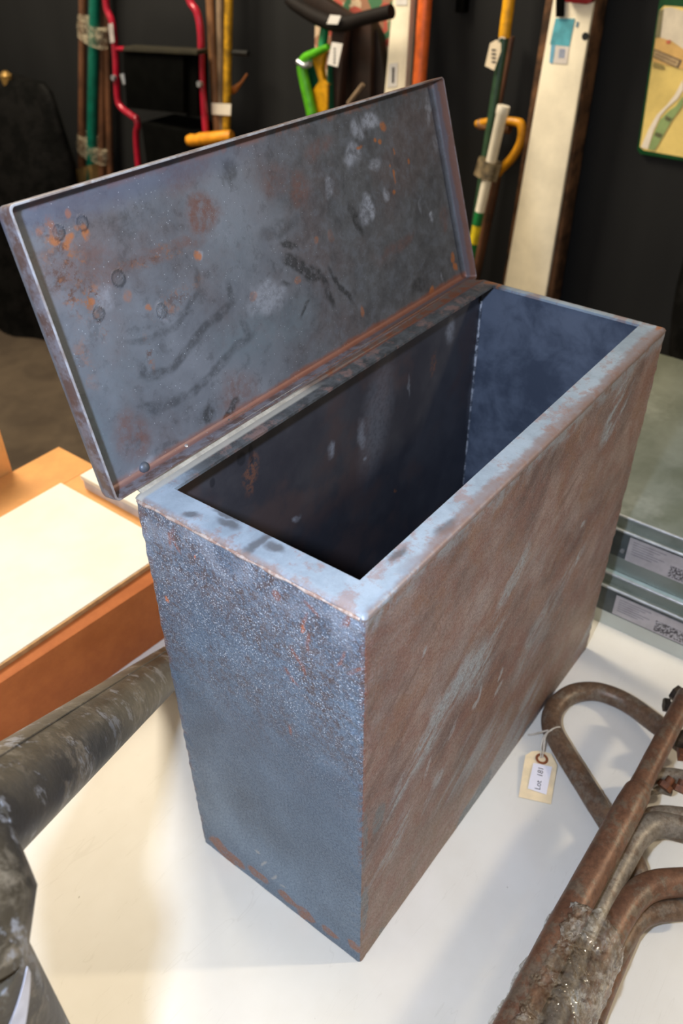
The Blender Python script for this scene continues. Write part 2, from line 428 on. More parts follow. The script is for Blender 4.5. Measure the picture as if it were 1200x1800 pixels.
fs = m.step(nf, 0.40, 0.68)
brn = m.mix(m.mul(fs, 0.45), brn, (84, 66, 62))
edge2 = m.mul(m.step(X, 0.0, 0.008, 1, 0), m.step(m.noise(120, 3, 0.7), 0.40, 0.55))
brn = m.mix(m.mul(m.mul(edge2, m.step(Z, 0.17, 0.2)), 0.7), brn, (134, 78, 60))
# pale scuffed band just under the rim on the front face
tb = m.mul(m.step(m.add(Z, m.mul(m.sub(m.noise(22, 4, 0.7), 0.5), 0.05)), 0.478, 0.492), 0.75)
brn = m.mix(m.mul(tb, m.step(m.noise(60, 4, 0.7), 0.38, 0.56)), brn, (146, 152, 160))
M_FRONT = finish(m, brn, 0.05, 0.02)

m = Mat('scuffed_rim_steel')
X, Y, Z = m.xyz()
n1 = m.noise(22, 5, 0.68, m.warp(0.02, 30)); n2 = m.noise(80, 5, 0.75)
pale = m.mix(m.step(n1, 0.35, 0.66), (136, 150, 164), (158, 173, 188))
greyd = m.mix(m.step(n2, 0.35, 0.65), (64, 66, 68), (94, 97, 100))
# the back rail is darker bare metal
bk = m.step(m.add(Y, m.mul(m.sub(n1, 0.5), 0.02)), 0.188, 0.200)
bk = m.mul(bk, m.step(m.add(X, m.mul(m.sub(n2, 0.5), 0.08)), 0.02, 0.07))
c = m.mix(bk, pale, greyd)
c = m.mix(m.mul(m.step(m.noise(34, 6, 0.75, m.mapv(loc=(4, 1, 0))), 0.50, 0.60), 0.6), c, (146, 116, 108))
inn = m.blobs(m.warp(0.012, 60), [(*rim_pt(450, 955), 0.030, 0.006), (*rim_pt(480, 962), 0.006, 0.014), (*rim_pt(335, 905), 0.006, 0.012, .6), (*rim_pt(400, 920), 0.006, 0.016), (*rim_pt(395, 905), 0.004, 0.02),
    (*rim_pt(700, 975), 0.016, 0.006), (*rim_pt(785, 925), 0.02, 0.007)], 'xy', 0.7)
c = m.mix(m.mul(inn, 0.75), c, (78, 76, 80))
eo = m.mx(m.step(Y, 0.006, 0.000), m.step(X, 0.006, 0.000)); eo = m.mx(eo, m.step(X, BL - 0.008, BL))
c = m.mix(m.mul(eo, m.step(n2, 0.4, 0.55, 0.2, 0.8)), c, (134, 112, 102))
fr_r = m.mul(m.step(m.add(Y, m.mul(m.sub(n1, 0.5), 0.03)), 0.014, 0.006), m.step(X, 0.04, 0.09))
c = m.mix(m.mul(fr_r, 0.6), c, (128, 100, 88))
orr = m.blobs(m.warp(0.006, 90), [(*rim_pt(862, 497), 0.006, 0.010, .3), (*rim_pt(880, 500), 0.012, 0.003), (*rim_pt(803, 517), 0.004, 0.003), (*rim_pt(1160, 574), 0.014, 0.004)], 'xy', 0.5)
c = m.mix(m.mul(orr, 0.8), c, (156, 100, 62))
lightline = m.step(Y, BW - 0.011, BW - 0.008)
c = m.mix(m.mul(m.mul(lightline, m.step(X, 0.24, 0.20)), 0.8), c, (186, 182, 172))
rl = m.mul(m.step(m.add(Y, m.mul(m.sub(n2, 0.5), 0.006)), BW - 0.006, BW - 0.003), m.step(X, 0.22, 0.27))
c = m.mix(m.mul(rl, 0.8), c, (140, 82, 56))
c = m.mix(m.mul(m.step(m.vor(160, m.co), 0.05, 0.02), 0.6), c, (60, 60, 66))
M_RIM = m.out(c, 0.48, 0.2, m.bump(m.add(n2, m.mul(m.noise(400, 2), 0.5)), 0.35, 0.0007), 0.5)

def py_back(px, py): p = ony(px, py, BW - 0.002); return p.x, p.z
m = Mat('inner_dark_steel')
X, Y, Z = m.xyz()
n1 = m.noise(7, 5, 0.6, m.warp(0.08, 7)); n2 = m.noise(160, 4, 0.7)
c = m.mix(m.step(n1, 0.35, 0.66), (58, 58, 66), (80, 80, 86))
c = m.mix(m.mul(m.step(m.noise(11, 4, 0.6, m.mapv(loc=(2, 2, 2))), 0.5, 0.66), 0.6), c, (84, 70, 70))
endw = m.step(X, BL - 0.006, BL - 0.003)
endc = m.mix(m.step(m.noise(14, 5, 0.65, m.warp(0.06, 10)), 0.38, 0.64), (72, 80, 96), (102, 111, 128))
c = m.mix(endw, c, endc)
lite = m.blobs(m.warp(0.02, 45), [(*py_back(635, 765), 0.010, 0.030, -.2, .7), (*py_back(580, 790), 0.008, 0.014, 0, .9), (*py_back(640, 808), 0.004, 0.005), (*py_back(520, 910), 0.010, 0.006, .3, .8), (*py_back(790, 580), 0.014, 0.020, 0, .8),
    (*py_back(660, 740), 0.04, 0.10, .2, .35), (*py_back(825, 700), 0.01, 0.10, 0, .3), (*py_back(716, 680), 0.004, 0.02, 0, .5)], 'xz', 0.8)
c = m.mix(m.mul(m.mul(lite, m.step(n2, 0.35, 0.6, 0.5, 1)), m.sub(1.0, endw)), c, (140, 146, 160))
ring = m.blobs(m.warp(0.002, 90), [(*py_back(423, 806), 0.007, 0.009), (*py_back(440, 798), 0.004, 0.014), (*py_back(372, 848), 0.004, 0.006)], 'xz', 0.4)
c = m.mix(m.mul(ring, 0.6), c, (34, 36, 42))
rs = m.blobs(m.warp(0.02, 60), [(*py_back(440, 830), 0.012, 0.03, .3, .6), (*py_back(692, 858), 0.004, 0.005), (*py_back(760, 640), 0.01, 0.02, 0, .5)], 'xz', 0.7)
c = m.mix(m.mul(m.mul(rs, m.step(n2, 0.42, 0.56)), m.sub(1.0, endw)), c, (134, 90, 68))
M_INNER = m.out(c, 0.5, 0.2, m.bump(m.add(n2, m.mul(n1, 2)), 0.25, 0.001), 0.45)

SB = thing('steel_box', 'tall narrow open-topped steel box, blue-grey and rust brown, with its lid raised', 'metal box', (BL / 2, BW / 2, 0))
# outer shell: rounded rectangle ring swept up, slightly uneven like hammered plate
def rrect(x0, y0, x1, y1, r, ca=5, step=0.006, fine=None):
    pts = []
    cs = [((x1 - r, y0 + r), -90), ((x1 - r, y1 - r), 0), ((x0 + r, y1 - r), 90), ((x0 + r, y0 + r), 180)]
    for (cx, cy), a0 in cs:
        for k in range(ca + 1):
            a = math.radians(a0 + 90 * k / ca)
            pts.append((cx + r * math.cos(a), cy + r * math.sin(a), math.cos(a), math.sin(a)))
    out = []
    n = len(pts)
    for i in range(n):
        a, b = pts[i], pts[(i + 1) % n]
        d = math.hypot(a[0] - b[0], a[1] - b[1]); k = max(1, int(d / (fine if fine and (a[0] + b[0] < 0.02 or a[1] + b[1] < 0.02) else step)))
        for j in range(k):
            t = j / k
            out.append(tuple(a[q] * (1 - t) + b[q] * t for q in range(4)))
    return out
ring_o = rrect(0, 0, BL, BW, 0.0035, fine=0.0014)
no = len(ring_o); LV = 340
V, Fc = [], []
for l in range(LV + 1):
    t = l / LV; z = t * (BH - 0.0045)
    for (x, y, nx, ny) in ring_o:
        yy = y * (1 - (1 - t) * 0.018)
        xx = x
        corner = min(abs(x) + abs(y), abs(x - BL) + abs(y), abs(x) + abs(y - BW), abs(x - BL) + abs(y - BW))
        d = 0.00035 * mnoise.noise(Vector((xx * 30, yy * 30, z * 30)))
        if corner < 0.012: d += 0.0009 * mnoise.noise(Vector((xx * 90, yy * 90, z * 110)))
        zz = z
        if l == 0: d -= 0.0015
        V.append((xx + nx * d, yy + ny * d, zz))
for l in range(LV):
    for i in range(no):
        j = (i + 1) % no
        Fc.append((l * no + i, l * no + j, (l + 1) * no + j, (l + 1) * no + i))
Fc.append(tuple(range(no)))
MI = []
for l in range(LV):
    for i in range(no):
        x, y, nx, ny = ring_o[i]
        MI.append(1 if (ny < -0.72 or (ny < 0 and nx > 0)) else 0)
MI.append(0)
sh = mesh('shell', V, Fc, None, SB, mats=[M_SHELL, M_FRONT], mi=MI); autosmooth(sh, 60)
ML.baked = [(a, *r) for a, *r in ML.baked]
bake_masks(sh, ML)
n0 = len(ML.baked)
# the front face masks follow on, under their own names
for k, nd in enumerate([n for n in MF.N if n.bl_idname == 'ShaderNodeAttribute']):
    nd.attribute_name = 'front_' + nd.attribute_name
MF.baked = [('front_' + a, *r) for a, *r in MF.baked]
bake_masks(sh, MF)
# inner walls and floor
ring_i = rrect(0.0025, 0.0025, BL - 0.0025, BW - 0.0025, 0.002, 2, 0.05)
ni = len(ring_i)
V = [(x, y * 0.978, 0.004) for x, y, _, _ in ring_i] + [(x, y, BH - 0.004) for x, y, _, _ in ring_i]
Fc = [tuple(range(ni))] + [(i, (i + 1) % ni, ni + (i + 1) % ni, ni + i) for i in range(ni)]
mesh('inner_lining', V, Fc, M_INNER, SB)
# rim: in-turned flange with a real opening
ri = [rim_pt(632, 1020), rim_pt(1124, 571), rim_pt(866, 502), rim_pt(306, 859)]
ix0 = (ri[0][0] + ri[3][0]) / 2; ix1 = (ri[1][0] + ri[2][0]) / 2; iy0 = (ri[0][1] + ri[1][1]) / 2; iy1 = (ri[2][1] + ri[3][1]) / 2
def rr4(x0, y0, x1, y1, r, ca=5):
    pts = []
    for (cx, cy), a0 in [((x1 - r, y0 + r), -90), ((x1 - r, y1 - r), 0), ((x0 + r, y1 - r), 90), ((x0 + r, y0 + r), 180)]:
        for k in range(ca + 1):
            a = math.radians(a0 + 90 * k / ca); pts.append((cx + r * math.cos(a), cy + r * math.sin(a)))
    return pts
loops = []
for ins, z, r in ((0.0, BH - 0.0055, 0.0035), (-0.0003, BH - 0.003, 0.0035), (0.0008, BH - 0.0012, 0.0035), (0.0032, BH - 0.0001, 0.003), (0.008, BH, 0.003)):
    loops.append([(x, y, z) for x, y in rr4(ins, ins, BL - ins, BW - ins, r)])
inner = [(x, y) for x, y in rr4(ix0, iy0, ix1, iy1, 0.0006)]
# use the measured corner of the opening, quarter by quarter
quad = [ri[1], ri[2], ri[3], ri[0]]
innr = []
for q in range(4):
    cx, cy = quad[q]
    innr += [(cx, cy)] * 6
for z in (BH, BH - 0.0028):
    loops.append([(x + (random.random() - .5) * 1e-5, y + (random.random() - .5) * 1e-5, z) for x, y in innr])
loops.append([(x, y, BH - 0.0028) for x, y in rr4(0.002, 0.002, BL - 0.002, BW - 0.002, 0.002)])
nl = len(loops[0]); V = [p for L in loops for p in L]; Fc = []
for l in range(len(loops) - 1):
    for i in range(nl): Fc.append((l * nl + i, l * nl + (i + 1) % nl, (l + 1) * nl + (i + 1) % nl, (l + 1) * nl + i))
rim = mesh('rim', V, Fc, M_RIM, SB)
bm = bmesh.new(); bm.from_mesh(rim.data); bmesh.ops.remove_doubles(bm, verts=bm.verts, dist=0.0002); bmesh.ops.recalc_face_normals(bm, faces=bm.faces); bm.to_mesh(rim.data); bm.free()
autosmooth(rim, 40)
rim['label'] = 'pale scuffed in-turned rim'
# weld bead on the top left fold and inside the far corner
m = Mat('weld_bead')
n = m.noise(170, 4, 0.7)
M_WELD = m.out(m.mix(m.step(n, 0.42, 0.6), (150, 122, 110), (186, 172, 164)), 0.5, 0.2, m.bump(n, 0.6, 0.001))
P = [Vector(( -0.0004, 0.004 + (BW - 0.008) * k / 24, BH - 0.0035 + 0.0004 * math.sin(k * 2.1))) for k in range(25)]
tube('weld_seam', P, [0.0013 + 0.0005 * math.sin(k * 1.7) for k in range(25)], M_WELD, SB, 8, 2, wob=0.0003)
m = Mat('weld_bead_inner')
n = m.noise(90, 4, 0.8)
M_WELD2 = m.out(m.mix(m.step(n, 0.46, 0.58), (90, 96, 108), (206, 210, 220)), 0.4, 0.3, m.bump(n, 0.8, 0.001))
P = [Vector((BL - 0.0035, BW - 0.0045, 0.1 + 0.385 * k / 40)) for k in range(41)]
tube('weld_seam', P, [0.0012 + 0.0006 * abs(math.sin(k * 1.9)) for k in range(41)], M_WELD2, SB, 8, 2, wob=0.0008)

# ---- lid: shallow tray leaning back on the back rail
q = [-0.0171, 0.2254, 0.5053, 0.2555, 0.565, 0.2221, 0.017, 0.0201, -0.012]
xa = Vector((math.cos(q[7]) * math.cos(q[8]), math.sin(q[7]) * math.cos(q[8]), math.sin(q[8])))
ua = Vector((0, math.sin(q[3]), math.cos(q[3]))); ua = (ua - xa * ua.dot(xa)).normalized()
na = xa.cross(ua).normalized()            # towards the viewer when it faces -y
if na.y > 0: na = -na
LO = Vector((q[0], q[1] + 0.001, q[2]))
LM = Matrix(((xa.x, ua.x, na.x, LO.x), (xa.y, ua.y, na.y, LO.y), (xa.z, ua.z, na.z, LO.z), (0, 0, 0, 1)))
LMI = LM.inverted()
def lid_px(px, py, depth=0.0):
    p = on_plane(px, py, na, na.dot(LO) - depth)
    l = LMI @ p
    return l.x, l.y
LD = 0.017
cn = [lid_px(206, 884), lid_px(839, 489), lid_px(780, 134), lid_px(14, 361)]
def bil(u, v):
    a, b, c_, d = [Vector(p) for p in cn]
    p = a * (1 - u) * (1 - v) + b * u * (1 - v) + c_ * u * v + d * (1 - u) * v
    return p.x, p.y
LX, LY = 0.565, 0.222
def lidloop(ins, z, r, ca=6):
    return [(*bil(x / LX, y / LY), z) for x, y in rr4(ins, ins, LX - ins, LY - ins, r, ca)]
m = MLID = Mat('lid_steel')
X, Y, Z = m.xyz()
lp = lambda px, py: lid_px(px, py, LD)
n1 = m.noise(9, 5, 0.6, m.warp(0.08, 8)); n2 = m.noise(170, 4, 0.7); n3 = m.noise(35, 5, 0.7, m.warp(0.02, 30))
c = m.mix(m.step(n1, 0.32, 0.68), (90, 95, 104), (116, 122, 132))
c = m.mix(m.mul(m.step(X, 0.18, 0.40), 0.7), c, (62, 61, 60))
c = m.mix(m.mul(m.step(m.noise(7, 5, 0.6, m.mapv(loc=(4, 3, 1))), 0.48, 0.66), 0.5), c, (92, 80, 80))
mot = m.noise(60, 5, 0.75, m.warp(0.02, 25))
c = m.mix(m.mul(m.step(mot, 0.46, 0.64), 0.40), c, (104, 110, 120))
c = m.mix(m.mul(m.step(mot, 0.48, 0.34), 0.35), c, (50, 50, 54))
wp = (0.035, 22); wf = (0.010, 70)
lightb = m.bblobs(wp, [(*lp(140, 780), 0.04, 0.05, 0, .8), (*lp(440, 590), 0.06, 0.035, 0, .7), (*lp(520, 560), 0.04, 0.03, 0, .6), (*lp(200, 650), 0.06, 0.05, 0, .35), (*lp(400, 430), 0.05, 0.04, 0, .35)], soft=0.95)
c = m.mix(m.mul(lightb, 0.65), c, (98, 112, 122))
redb = m.bblobs(wp, [(*lp(360, 390), 0.022, 0.020, 0, .9), (*lp(330, 310), 0.04, 0.02, 0, .5), (*lp(525, 330), 0.022, 0.02, 0, .7), (*lp(480, 330), 0.03, 0.02, 0, .5), (*lp(310, 440), 0.05, 0.007, -.15, .6), (*lp(240, 470), 0.04, 0.006, -.2, .55),
    (*lp(240, 770), 0.022, 0.022, 0, .7), (*lp(150, 470), 0.04, 0.03, 0, .5), (*lp(420, 690), 0.03, 0.02, 0, .5), (*lp(560, 260), 0.03, 0.01, 0, .5), (*lp(700, 430), 0.05, 0.008, .1, .5), (*lp(780, 380), 0.012, 0.02, 0, .5)], soft=0.9)
c = m.mix(m.mul(redb, m.step(n3, 0.30, 0.62, 0.45, 0.95)), c, (102, 74, 68))
# dark smears
darkb = m.bblobs((0.02, 45), [(*lp(520, 460), 0.022, 0.008, -.5), (*lp(550, 478), 0.018, 0.009, -.6), (*lp(575, 510), 0.007, 0.022, .15, .9), (*lp(600, 500), 0.004, 0.03, .5, .95), (*lp(625, 385), 0.006, 0.02, .35, .9), (*lp(505, 430), 0.015, 0.003, -.5, .8),
    (*lp(500, 500), 0.010, 0.003, -.4, .7), (*lp(535, 540), 0.012, 0.003, .4, .7), (*lp(405, 300), 0.012, 0.010, 0, .5), (*lp(215, 400), 0.012, 0.012, 0, .35), (*lp(365, 725), 0.012, 0.008, .2, .9), (*lp(402, 722), 0.02, 0.004, .3, .9), (*lp(352, 765), 0.012, 0.004, .4, .8),
    (*lp(735, 505), 0.02, 0.012, 0, .7), (*lp(490, 400), 0.03, 0.010, 0, .4), (*lp(780, 170), 0.01, 0.03, 0, .5)], soft=0.7)
c = m.mix(m.mul(darkb, m.step(n3, 0.25, 0.55, 0.6, 0.9)), c, (44, 46, 49))
def arc_blobs(pts, w, k):
    o = []
    for a, b in zip(pts[:-1], pts[1:]):
        A, B = lp(*a), lp(*b)
        o.append(((A[0] + B[0]) / 2, (A[1] + B[1]) / 2, math.hypot(A[0] - B[0], A[1] - B[1]) * 0.85, w, math.atan2(B[1] - A[1], B[0] - A[0]), k))
    return o
arcs = arc_blobs([(345, 475), (350, 510), (325, 550), (300, 580), (270, 598), (225, 598)], 0.004, .55)
arcs += arc_blobs([(400, 500), (405, 530), (370, 570), (335, 610), (300, 645), (265, 665), (245, 640)], 0.0055, .7)
arcs += arc_blobs([(425, 565), (440, 590), (405, 620), (370, 660), (330, 695), (290, 715), (255, 715)], 0.0055, .6)
am = m.bblobs((0.012, 40), arcs, soft=0.8)
c = m.mix(m.mul(am, 0.8), c, (54, 58, 64))
wht = m.bblobs((0.02, 60), [(*lp(650, 210), 0.018, 0.010, 0, .8), (*lp(628, 225), 0.010, 0.012, 0, .6), (*lp(620, 272), 0.018, 0.012, 0, .75), (*lp(658, 288), 0.014, 0.008, 0, .5), (*lp(578, 335), 0.008, 0.012, 0, .85), (*lp(648, 362), 0.008, 0.014, -.2, .9), (*lp(640, 380), 0.01, 0.012, 0, .6),
    (*lp(678, 338), 0.008, 0.009, 0, .6), (*lp(757, 380), 0.004, 0.007), (*lp(735, 365), 0.003, 0.012, 0, .6), (*lp(774, 485), 0.0025, 0.008, 0, .9), (*lp(753, 190), 0.006, 0.02, 0, .45), (*lp(768, 255), 0.006, 0.008, 0, .5), (*lp(470, 525), 0.03, 0.016, 0, .5), (*lp(350, 455), 0.005, 0.005, 0, .7),
    (*lp(180, 520), 0.008, 0.01, 0, .4), (*lp(285, 545), 0.006, 0.008, 0, .5), (*lp(245, 830), 0.02, 0.008, .4, .7)], soft=0.8)
c = m.mix(m.mul(wht, m.step(n3, 0.34, 0.52, 0.35, 1.0)), c, (146, 152, 164))
# orange rust: spots and a crusty area near the left edge
ob = m.bblobs(wf, [(*lp(97, 422), 0.005, 0.004), (*lp(120, 422), 0.009, 0.0028, .6), (*lp(92, 402), 0.004, 0.006, 0, .7), (*lp(70, 405), 0.004, 0.003, 0, .6), (*lp(117, 434), 0.003, 0.003), (*lp(150, 405), 0.003, 0.006), (*lp(138, 394), 0.003, 0.002), (*lp(160, 527), 0.003, 0.003), (*lp(348, 450), 0.005, 0.004),
    (*lp(673, 220), 0.006, 0.005), (*lp(660, 244), 0.003, 0.003), (*lp(668, 247), 0.003, 0.003), (*lp(692, 264), 0.002, 0.003), (*lp(718, 287), 0.003, 0.003), (*lp(692, 312), 0.002, 0.008), (*lp(692, 341), 0.003, 0.003), (*lp(633, 257), 0.006, 0.002, .2), (*lp(685, 292), 0.0015, 0.002),
    (*lp(796, 452), 0.005, 0.007), (*lp(800, 470), 0.004, 0.007, .4), (*lp(759, 512), 0.006, 0.006), (*lp(637, 547), 0.003, 0.007, 0, .6), (*lp(120, 372), 0.003, 0.003), (*lp(225, 520), 0.005, 0.006, 0, .4), (*lp(553, 423), 0.004, 0.004, 0, .4), (*lp(580, 415), 0.006, 0.007, 0, .2),
    (*lp(524, 492), 0.004, 0.004, 0, .5), (*lp(445, 520), 0.006, 0.004, 0, .4), (*lp(262, 538), 0.003, 0.003, 0, .8)], soft=0.5)
c = m.mix(m.mul(ob, 0.85), c, (158, 98, 56))
crust = m.bblobs((0.03, 30), [(*lp(110, 470), 0.022, 0.026, 0, .9), (*lp(140, 520), 0.022, 0.022, 0, .8), (*lp(90, 400), 0.022, 0.014, 0, .7), (*lp(170, 570), 0.014, 0.02, 0, .5), (*lp(150, 640), 0.01, 0.03, 0, .4), (*lp(310, 520), 0.04, 0.012, .1, .5), (*lp(260, 455), 0.05, 0.006, -.1, .6), (*lp(262, 625), 0.006, 0.02, 0, .7)], soft=0.9)
cf = m.mul(crust, m.step(m.noise(150, 4, 0.8, m.mapv(loc=(1, 2, 3))), 0.47, 0.56))
c = m.mix(m.mul(cf, 0.85), c, m.mix(m.step(m.noise(90, 2), 0.45, 0.55), (84, 58, 48), (138, 92, 62)))
# rings left by spot fixings
RL = ((102, 408, .0055), (144, 392, .0055), (208, 489, .0065), (173, 552, .0055), (283, 546, .006))
rin = m.bblobs((0.002, 120), [(*lp(px, py), r, r) for px, py, r in RL], soft=0.25)
rg = m.math('SUBTRACT', rin, m.bblobs((0.002, 120), [(*lp(px, py), r * .72, r * .72) for px, py, r in RL], soft=0.3), clamp=True)
c = m.mix(m.mul(rin, 0.25), c, (66, 72, 78)); c = m.mix(m.mul(rg, 0.6), c, (38, 42, 48))
# rust along the fold lines
ey = m.add(Y, m.mul(m.sub(n3, 0.5), 0.010))
bt = m.mul(m.step(ey, 0.010, 0.004), m.step(m.add(X, m.mul(m.sub(n1, 0.5), 0.1)), 0.13, 0.17, .8, 1))
c = m.mix(m.mul(bt, 0.75), c, (132, 76, 50))
tt = m.mul(m.step(ey, LY - 0.010, LY - 0.004), m.step(n3, 0.42, 0.6))
c = m.mix(m.mul(tt, 0.6), c, (134, 86, 64))
bluet = m.mul(m.step(ey, LY - 0.03, LY - 0.012), m.step(X, 0.33, 0.12))
c = m.mix(m.mul(bluet, 0.45), c, (66, 78, 108))
# flange faces (outside the plate)
zf = m.step(Z, -LD + 0.002, -LD + 0.005)
flc = m.mix(m.step(m.noise(60, 5, 0.7), 0.4, 0.6), (92, 74, 70), (116, 114, 122))
flr = m.mix(m.step(m.add(Z, m.mul(m.sub(n3, 0.5), 0.012)), -0.010, -0.006), (98, 88, 90), (108, 74, 60))
flc = m.mix(m.step(X, LX * 0.6, LX * 0.7), flc, flr)
c = m.mix(zf, c, flc)
rimz = m.step(Z, -0.0012, -0.0004)
lt_ = m.mx(m.step(X, 0.006, 0.003), m.mul(m.step(Y, LY - 0.006, LY - 0.003), m.step(X, 0.56, 0.40)))  # highlight painted into the rim: paler along left and top edges
rc_ = m.mix(lt_, m.mix(m.step(n3, 0.4, 0.6), (96, 76, 68), (112, 104, 106)), m.mix(m.step(n3, 0.4, 0.6), (140, 132, 130), (170, 174, 182)))
c = m.mix(m.mul(rimz, 0.85), c, rc_)
pk = m.math('LESS_THAN', m.vor(260, m.co), 0.085)
pk = m.mul(pk, m.step(m.noise(25, 3, 0.7), 0.42, 0.56)); pk = m.mul(pk, m.step(X, 0.50, 0.2, .25, 1))
c = m.mix(m.mul(pk, 0.75), c, (186, 194, 204))
nrm = m.bump(m.add(m.mul(n2, 0.6), m.mul(n3, 0.8)), 0.35, 0.0008)
nrm = m.bump(rin, 0.5, 0.0008, nrm)
M_LID = m.out(c, m.step(n3, 0.3, 0.7, 0.40, 0.58), 0.25, nrm, 0.5)

lid = mesh('lid', *(lambda Ls: ([p for L in Ls for p in L],
      [(l * len(Ls[0]) + i, l * len(Ls[0]) + (i + 1) % len(Ls[0]), (l + 1) * len(Ls[0]) + (i + 1) % len(Ls[0]), (l + 1) * len(Ls[0]) + i) for l in range(len(Ls) - 1) for i in range(len(Ls[0]))]
      + [tuple(range(len(Ls[0])))]))(
      [lidloop(0.010, -LD - 0.0022, 0.004), lidloop(0.004, -LD - 0.0022, 0.004), lidloop(0.0012, -LD - 0.0012, 0.005), lidloop(0.0002, -LD + 0.002, 0.005), lidloop(0.0, -0.006, 0.0045), lidloop(0.0, -0.0006, 0.0045), lidloop(0.0004, 0, 0.0042),
       lidloop(0.0015, 0, 0.0035), lidloop(0.0019, -0.0005, 0.0032), lidloop(0.0020, -LD + 0.005, 0.0032), lidloop(0.0028, -LD + 0.0022, 0.003), lidloop(0.0048, -LD + 0.0005, 0.003), lidloop(0.0075, -LD, 0.003)]), M_LID)
bm = bmesh.new(); bm.from_mesh(lid.data)
NX, NY = 430, 170
grid = []
for j in range(NY + 1):
    for i in range(NX + 1):
        x = 0.006 + (LX - 0.012) * i / NX; y = 0.006 + (LY - 0.012) * j / NY
        px_, py_ = bil(x / LX, y / LY)
        w_ = 0.0012 * mnoise.noise(Vector((x * 9, y * 9, 3))) * min(1, i / 40, j / 30, (NX - i) / 40, (NY - j) / 30)
        grid.append(bm.verts.new((px_, py_, -LD + 0.0002 + w_)))
for j in range(NY):
    for i in range(NX):
        a = j * (NX + 1) + i; bm.faces.new((grid[a], grid[a + 1], grid[a + NX + 2], grid[a + NX + 1]))
bm.to_mesh(lid.data); bm.free()
autosmooth(lid, 45)
bake_masks(lid, MLID)
lid.parent = SB; lid.matrix_parent_inverse = SB.matrix_world.inverted(); lid.matrix_basis = LM
lid['label'] = 'shallow rusty steel lid leaning back open'
m = Mat('hinge_plate_steel')
X, Y, Z = m.xyz(); n = m.noise(60, 5, 0.7)
c = m.mix(m.step(n, 0.4, 0.6), (92, 88, 86), (122, 118, 114))
c = m.mix(m.step(m.add(X, m.mul(m.sub(n, 0.5), 0.05)), 0.20, 0.23), m.mix(m.step(n, 0.35, 0.65), (150, 146, 138), (178, 174, 164)), m.mix(m.step(n, 0.4, 0.6), (118, 72, 50), (104, 92, 86)))
M_HP = m.out(c, 0.5, 0.2, m.bump(n, 0.4, 0.001))
A0 = LM @ Vector((0.022, 0.0005, -0.004)); A1 = LM @ Vector((LX - 0.004, 0.0005, -0.004))
prism('hinge_plate', [Vector((0.006, BW - 0.004, BH - 0.0005)), Vector((BL - 0.004, BW - 0.004, BH - 0.0005)), A1, A0], (0, 0.0005, -0.0016), M_HP, SB)
M_RIV = plain('bright_rivet', (190, 192, 196), 0.3, 0.7)
def rivet(lx, ly, r, mat):
    V, Fc = [], []
    for a in range(5):
        t = a / 4 * math.pi / 2
        for k in range(14):
            V.append(LM @ Vector((lx + r * math.cos(t) * math.cos(k * math.pi / 7), ly + r * math.cos(t) * math.sin(k * math.pi / 7), -LD + r * 0.7 * math.sin(t))))
    for a in range(4):
        for k in range(14): Fc.append((a * 14 + k, a * 14 + (k + 1) % 14, (a + 1) * 14 + (k + 1) % 14, (a + 1) * 14 + k))
    return mesh('rivet', V, Fc, mat, SB, smooth=True)
M_STEEL_D = plain('dark_rivet', (92, 98, 108), 0.45, 0.3)
rivet(*lid_px(327, 787, LD), 0.0036, M_RIV)
rivet(*lid_px(253, 822, LD), 0.0052, M_STEEL_D)
rivet(*lid_px(402, 742, LD), 0.0036, M_STEEL_D)
# hinge strap pressed along the lower fold of the lid
m = Mat('hinge_strap_steel')
n = m.noise(60, 5, 0.7)
M_STRAP = m.out(m.mix(m.step(n, 0.4, 0.6), (74, 66, 58), (112, 104, 94)), 0.45, 0.3, m.bump(n, 0.5, 0.001))
st = [lid_px(298, 817, LD), lid_px(308, 803, LD), lid_px(345, 776, LD), lid_px(400, 738, LD), lid_px(455, 705, LD), lid_px(455, 712, LD)]
prism('hinge_strap', [LM @ Vector((x, y, -LD + 0.0002)) for x, y in st], na * 0.0018, M_STRAP, SB, 0.0005)

# ================================================================== RIGHT: galvanised trays
m = Mat('galvanised_steel')
n = m.noise(5, 5, 0.65, m.warp(0.15, 5)); n2 = m.noise(45, 4, 0.7)
c = m.mix(m.step(n, 0.36, 0.66), (112, 120, 112), (142, 150, 144))
c = m.mix(m.mul(m.step(m.noise(9, 4, 0.7, m.mapv(loc=(3, 1, 1))), 0.55, 0.7), 0.6), c, (164, 170, 166))
c = m.mix(m.mul(m.step(m.noise(3, 3, 0.6, m.mapv(loc=(8, 1, 1))), 0.5, 0.65), 0.35), c, (112, 118, 92))
M_GALV = m.out(c, 0.38, 0.45, m.bump(n2, 0.08, 0.001), 0.5)
M_EDGE = plain('folded_edge_highlight', (196, 200, 204), 0.35, 0.4)  # pale tone stands for the highlight along the folded tray edges
M_LABEL = plain('printed_silver_label', (182, 176, 178), 0.5, 0.1, 0.06)
M_INK = plain('dark_ink', (60, 56, 60), 0.6)
M_GALVF = plain('galvanised_front', (104, 112, 114), 0.4, 0.4, 0.2, 8)
M_PALE = plain('galvanised_base_band', (200, 204, 196), 0.4, 0.2, 0.06, 8)
m = Mat('printed_code')
cx_, cy_, cz_ = m.xyz()
nn = m.noise(420, 1, 0.5, m.mapv(sc=(1, 1, 0.8)))
M_CODE = m.out(m.mix(m.step(nn, 0.47, 0.53), (172, 168, 170), (70, 66, 70)), 0.5)
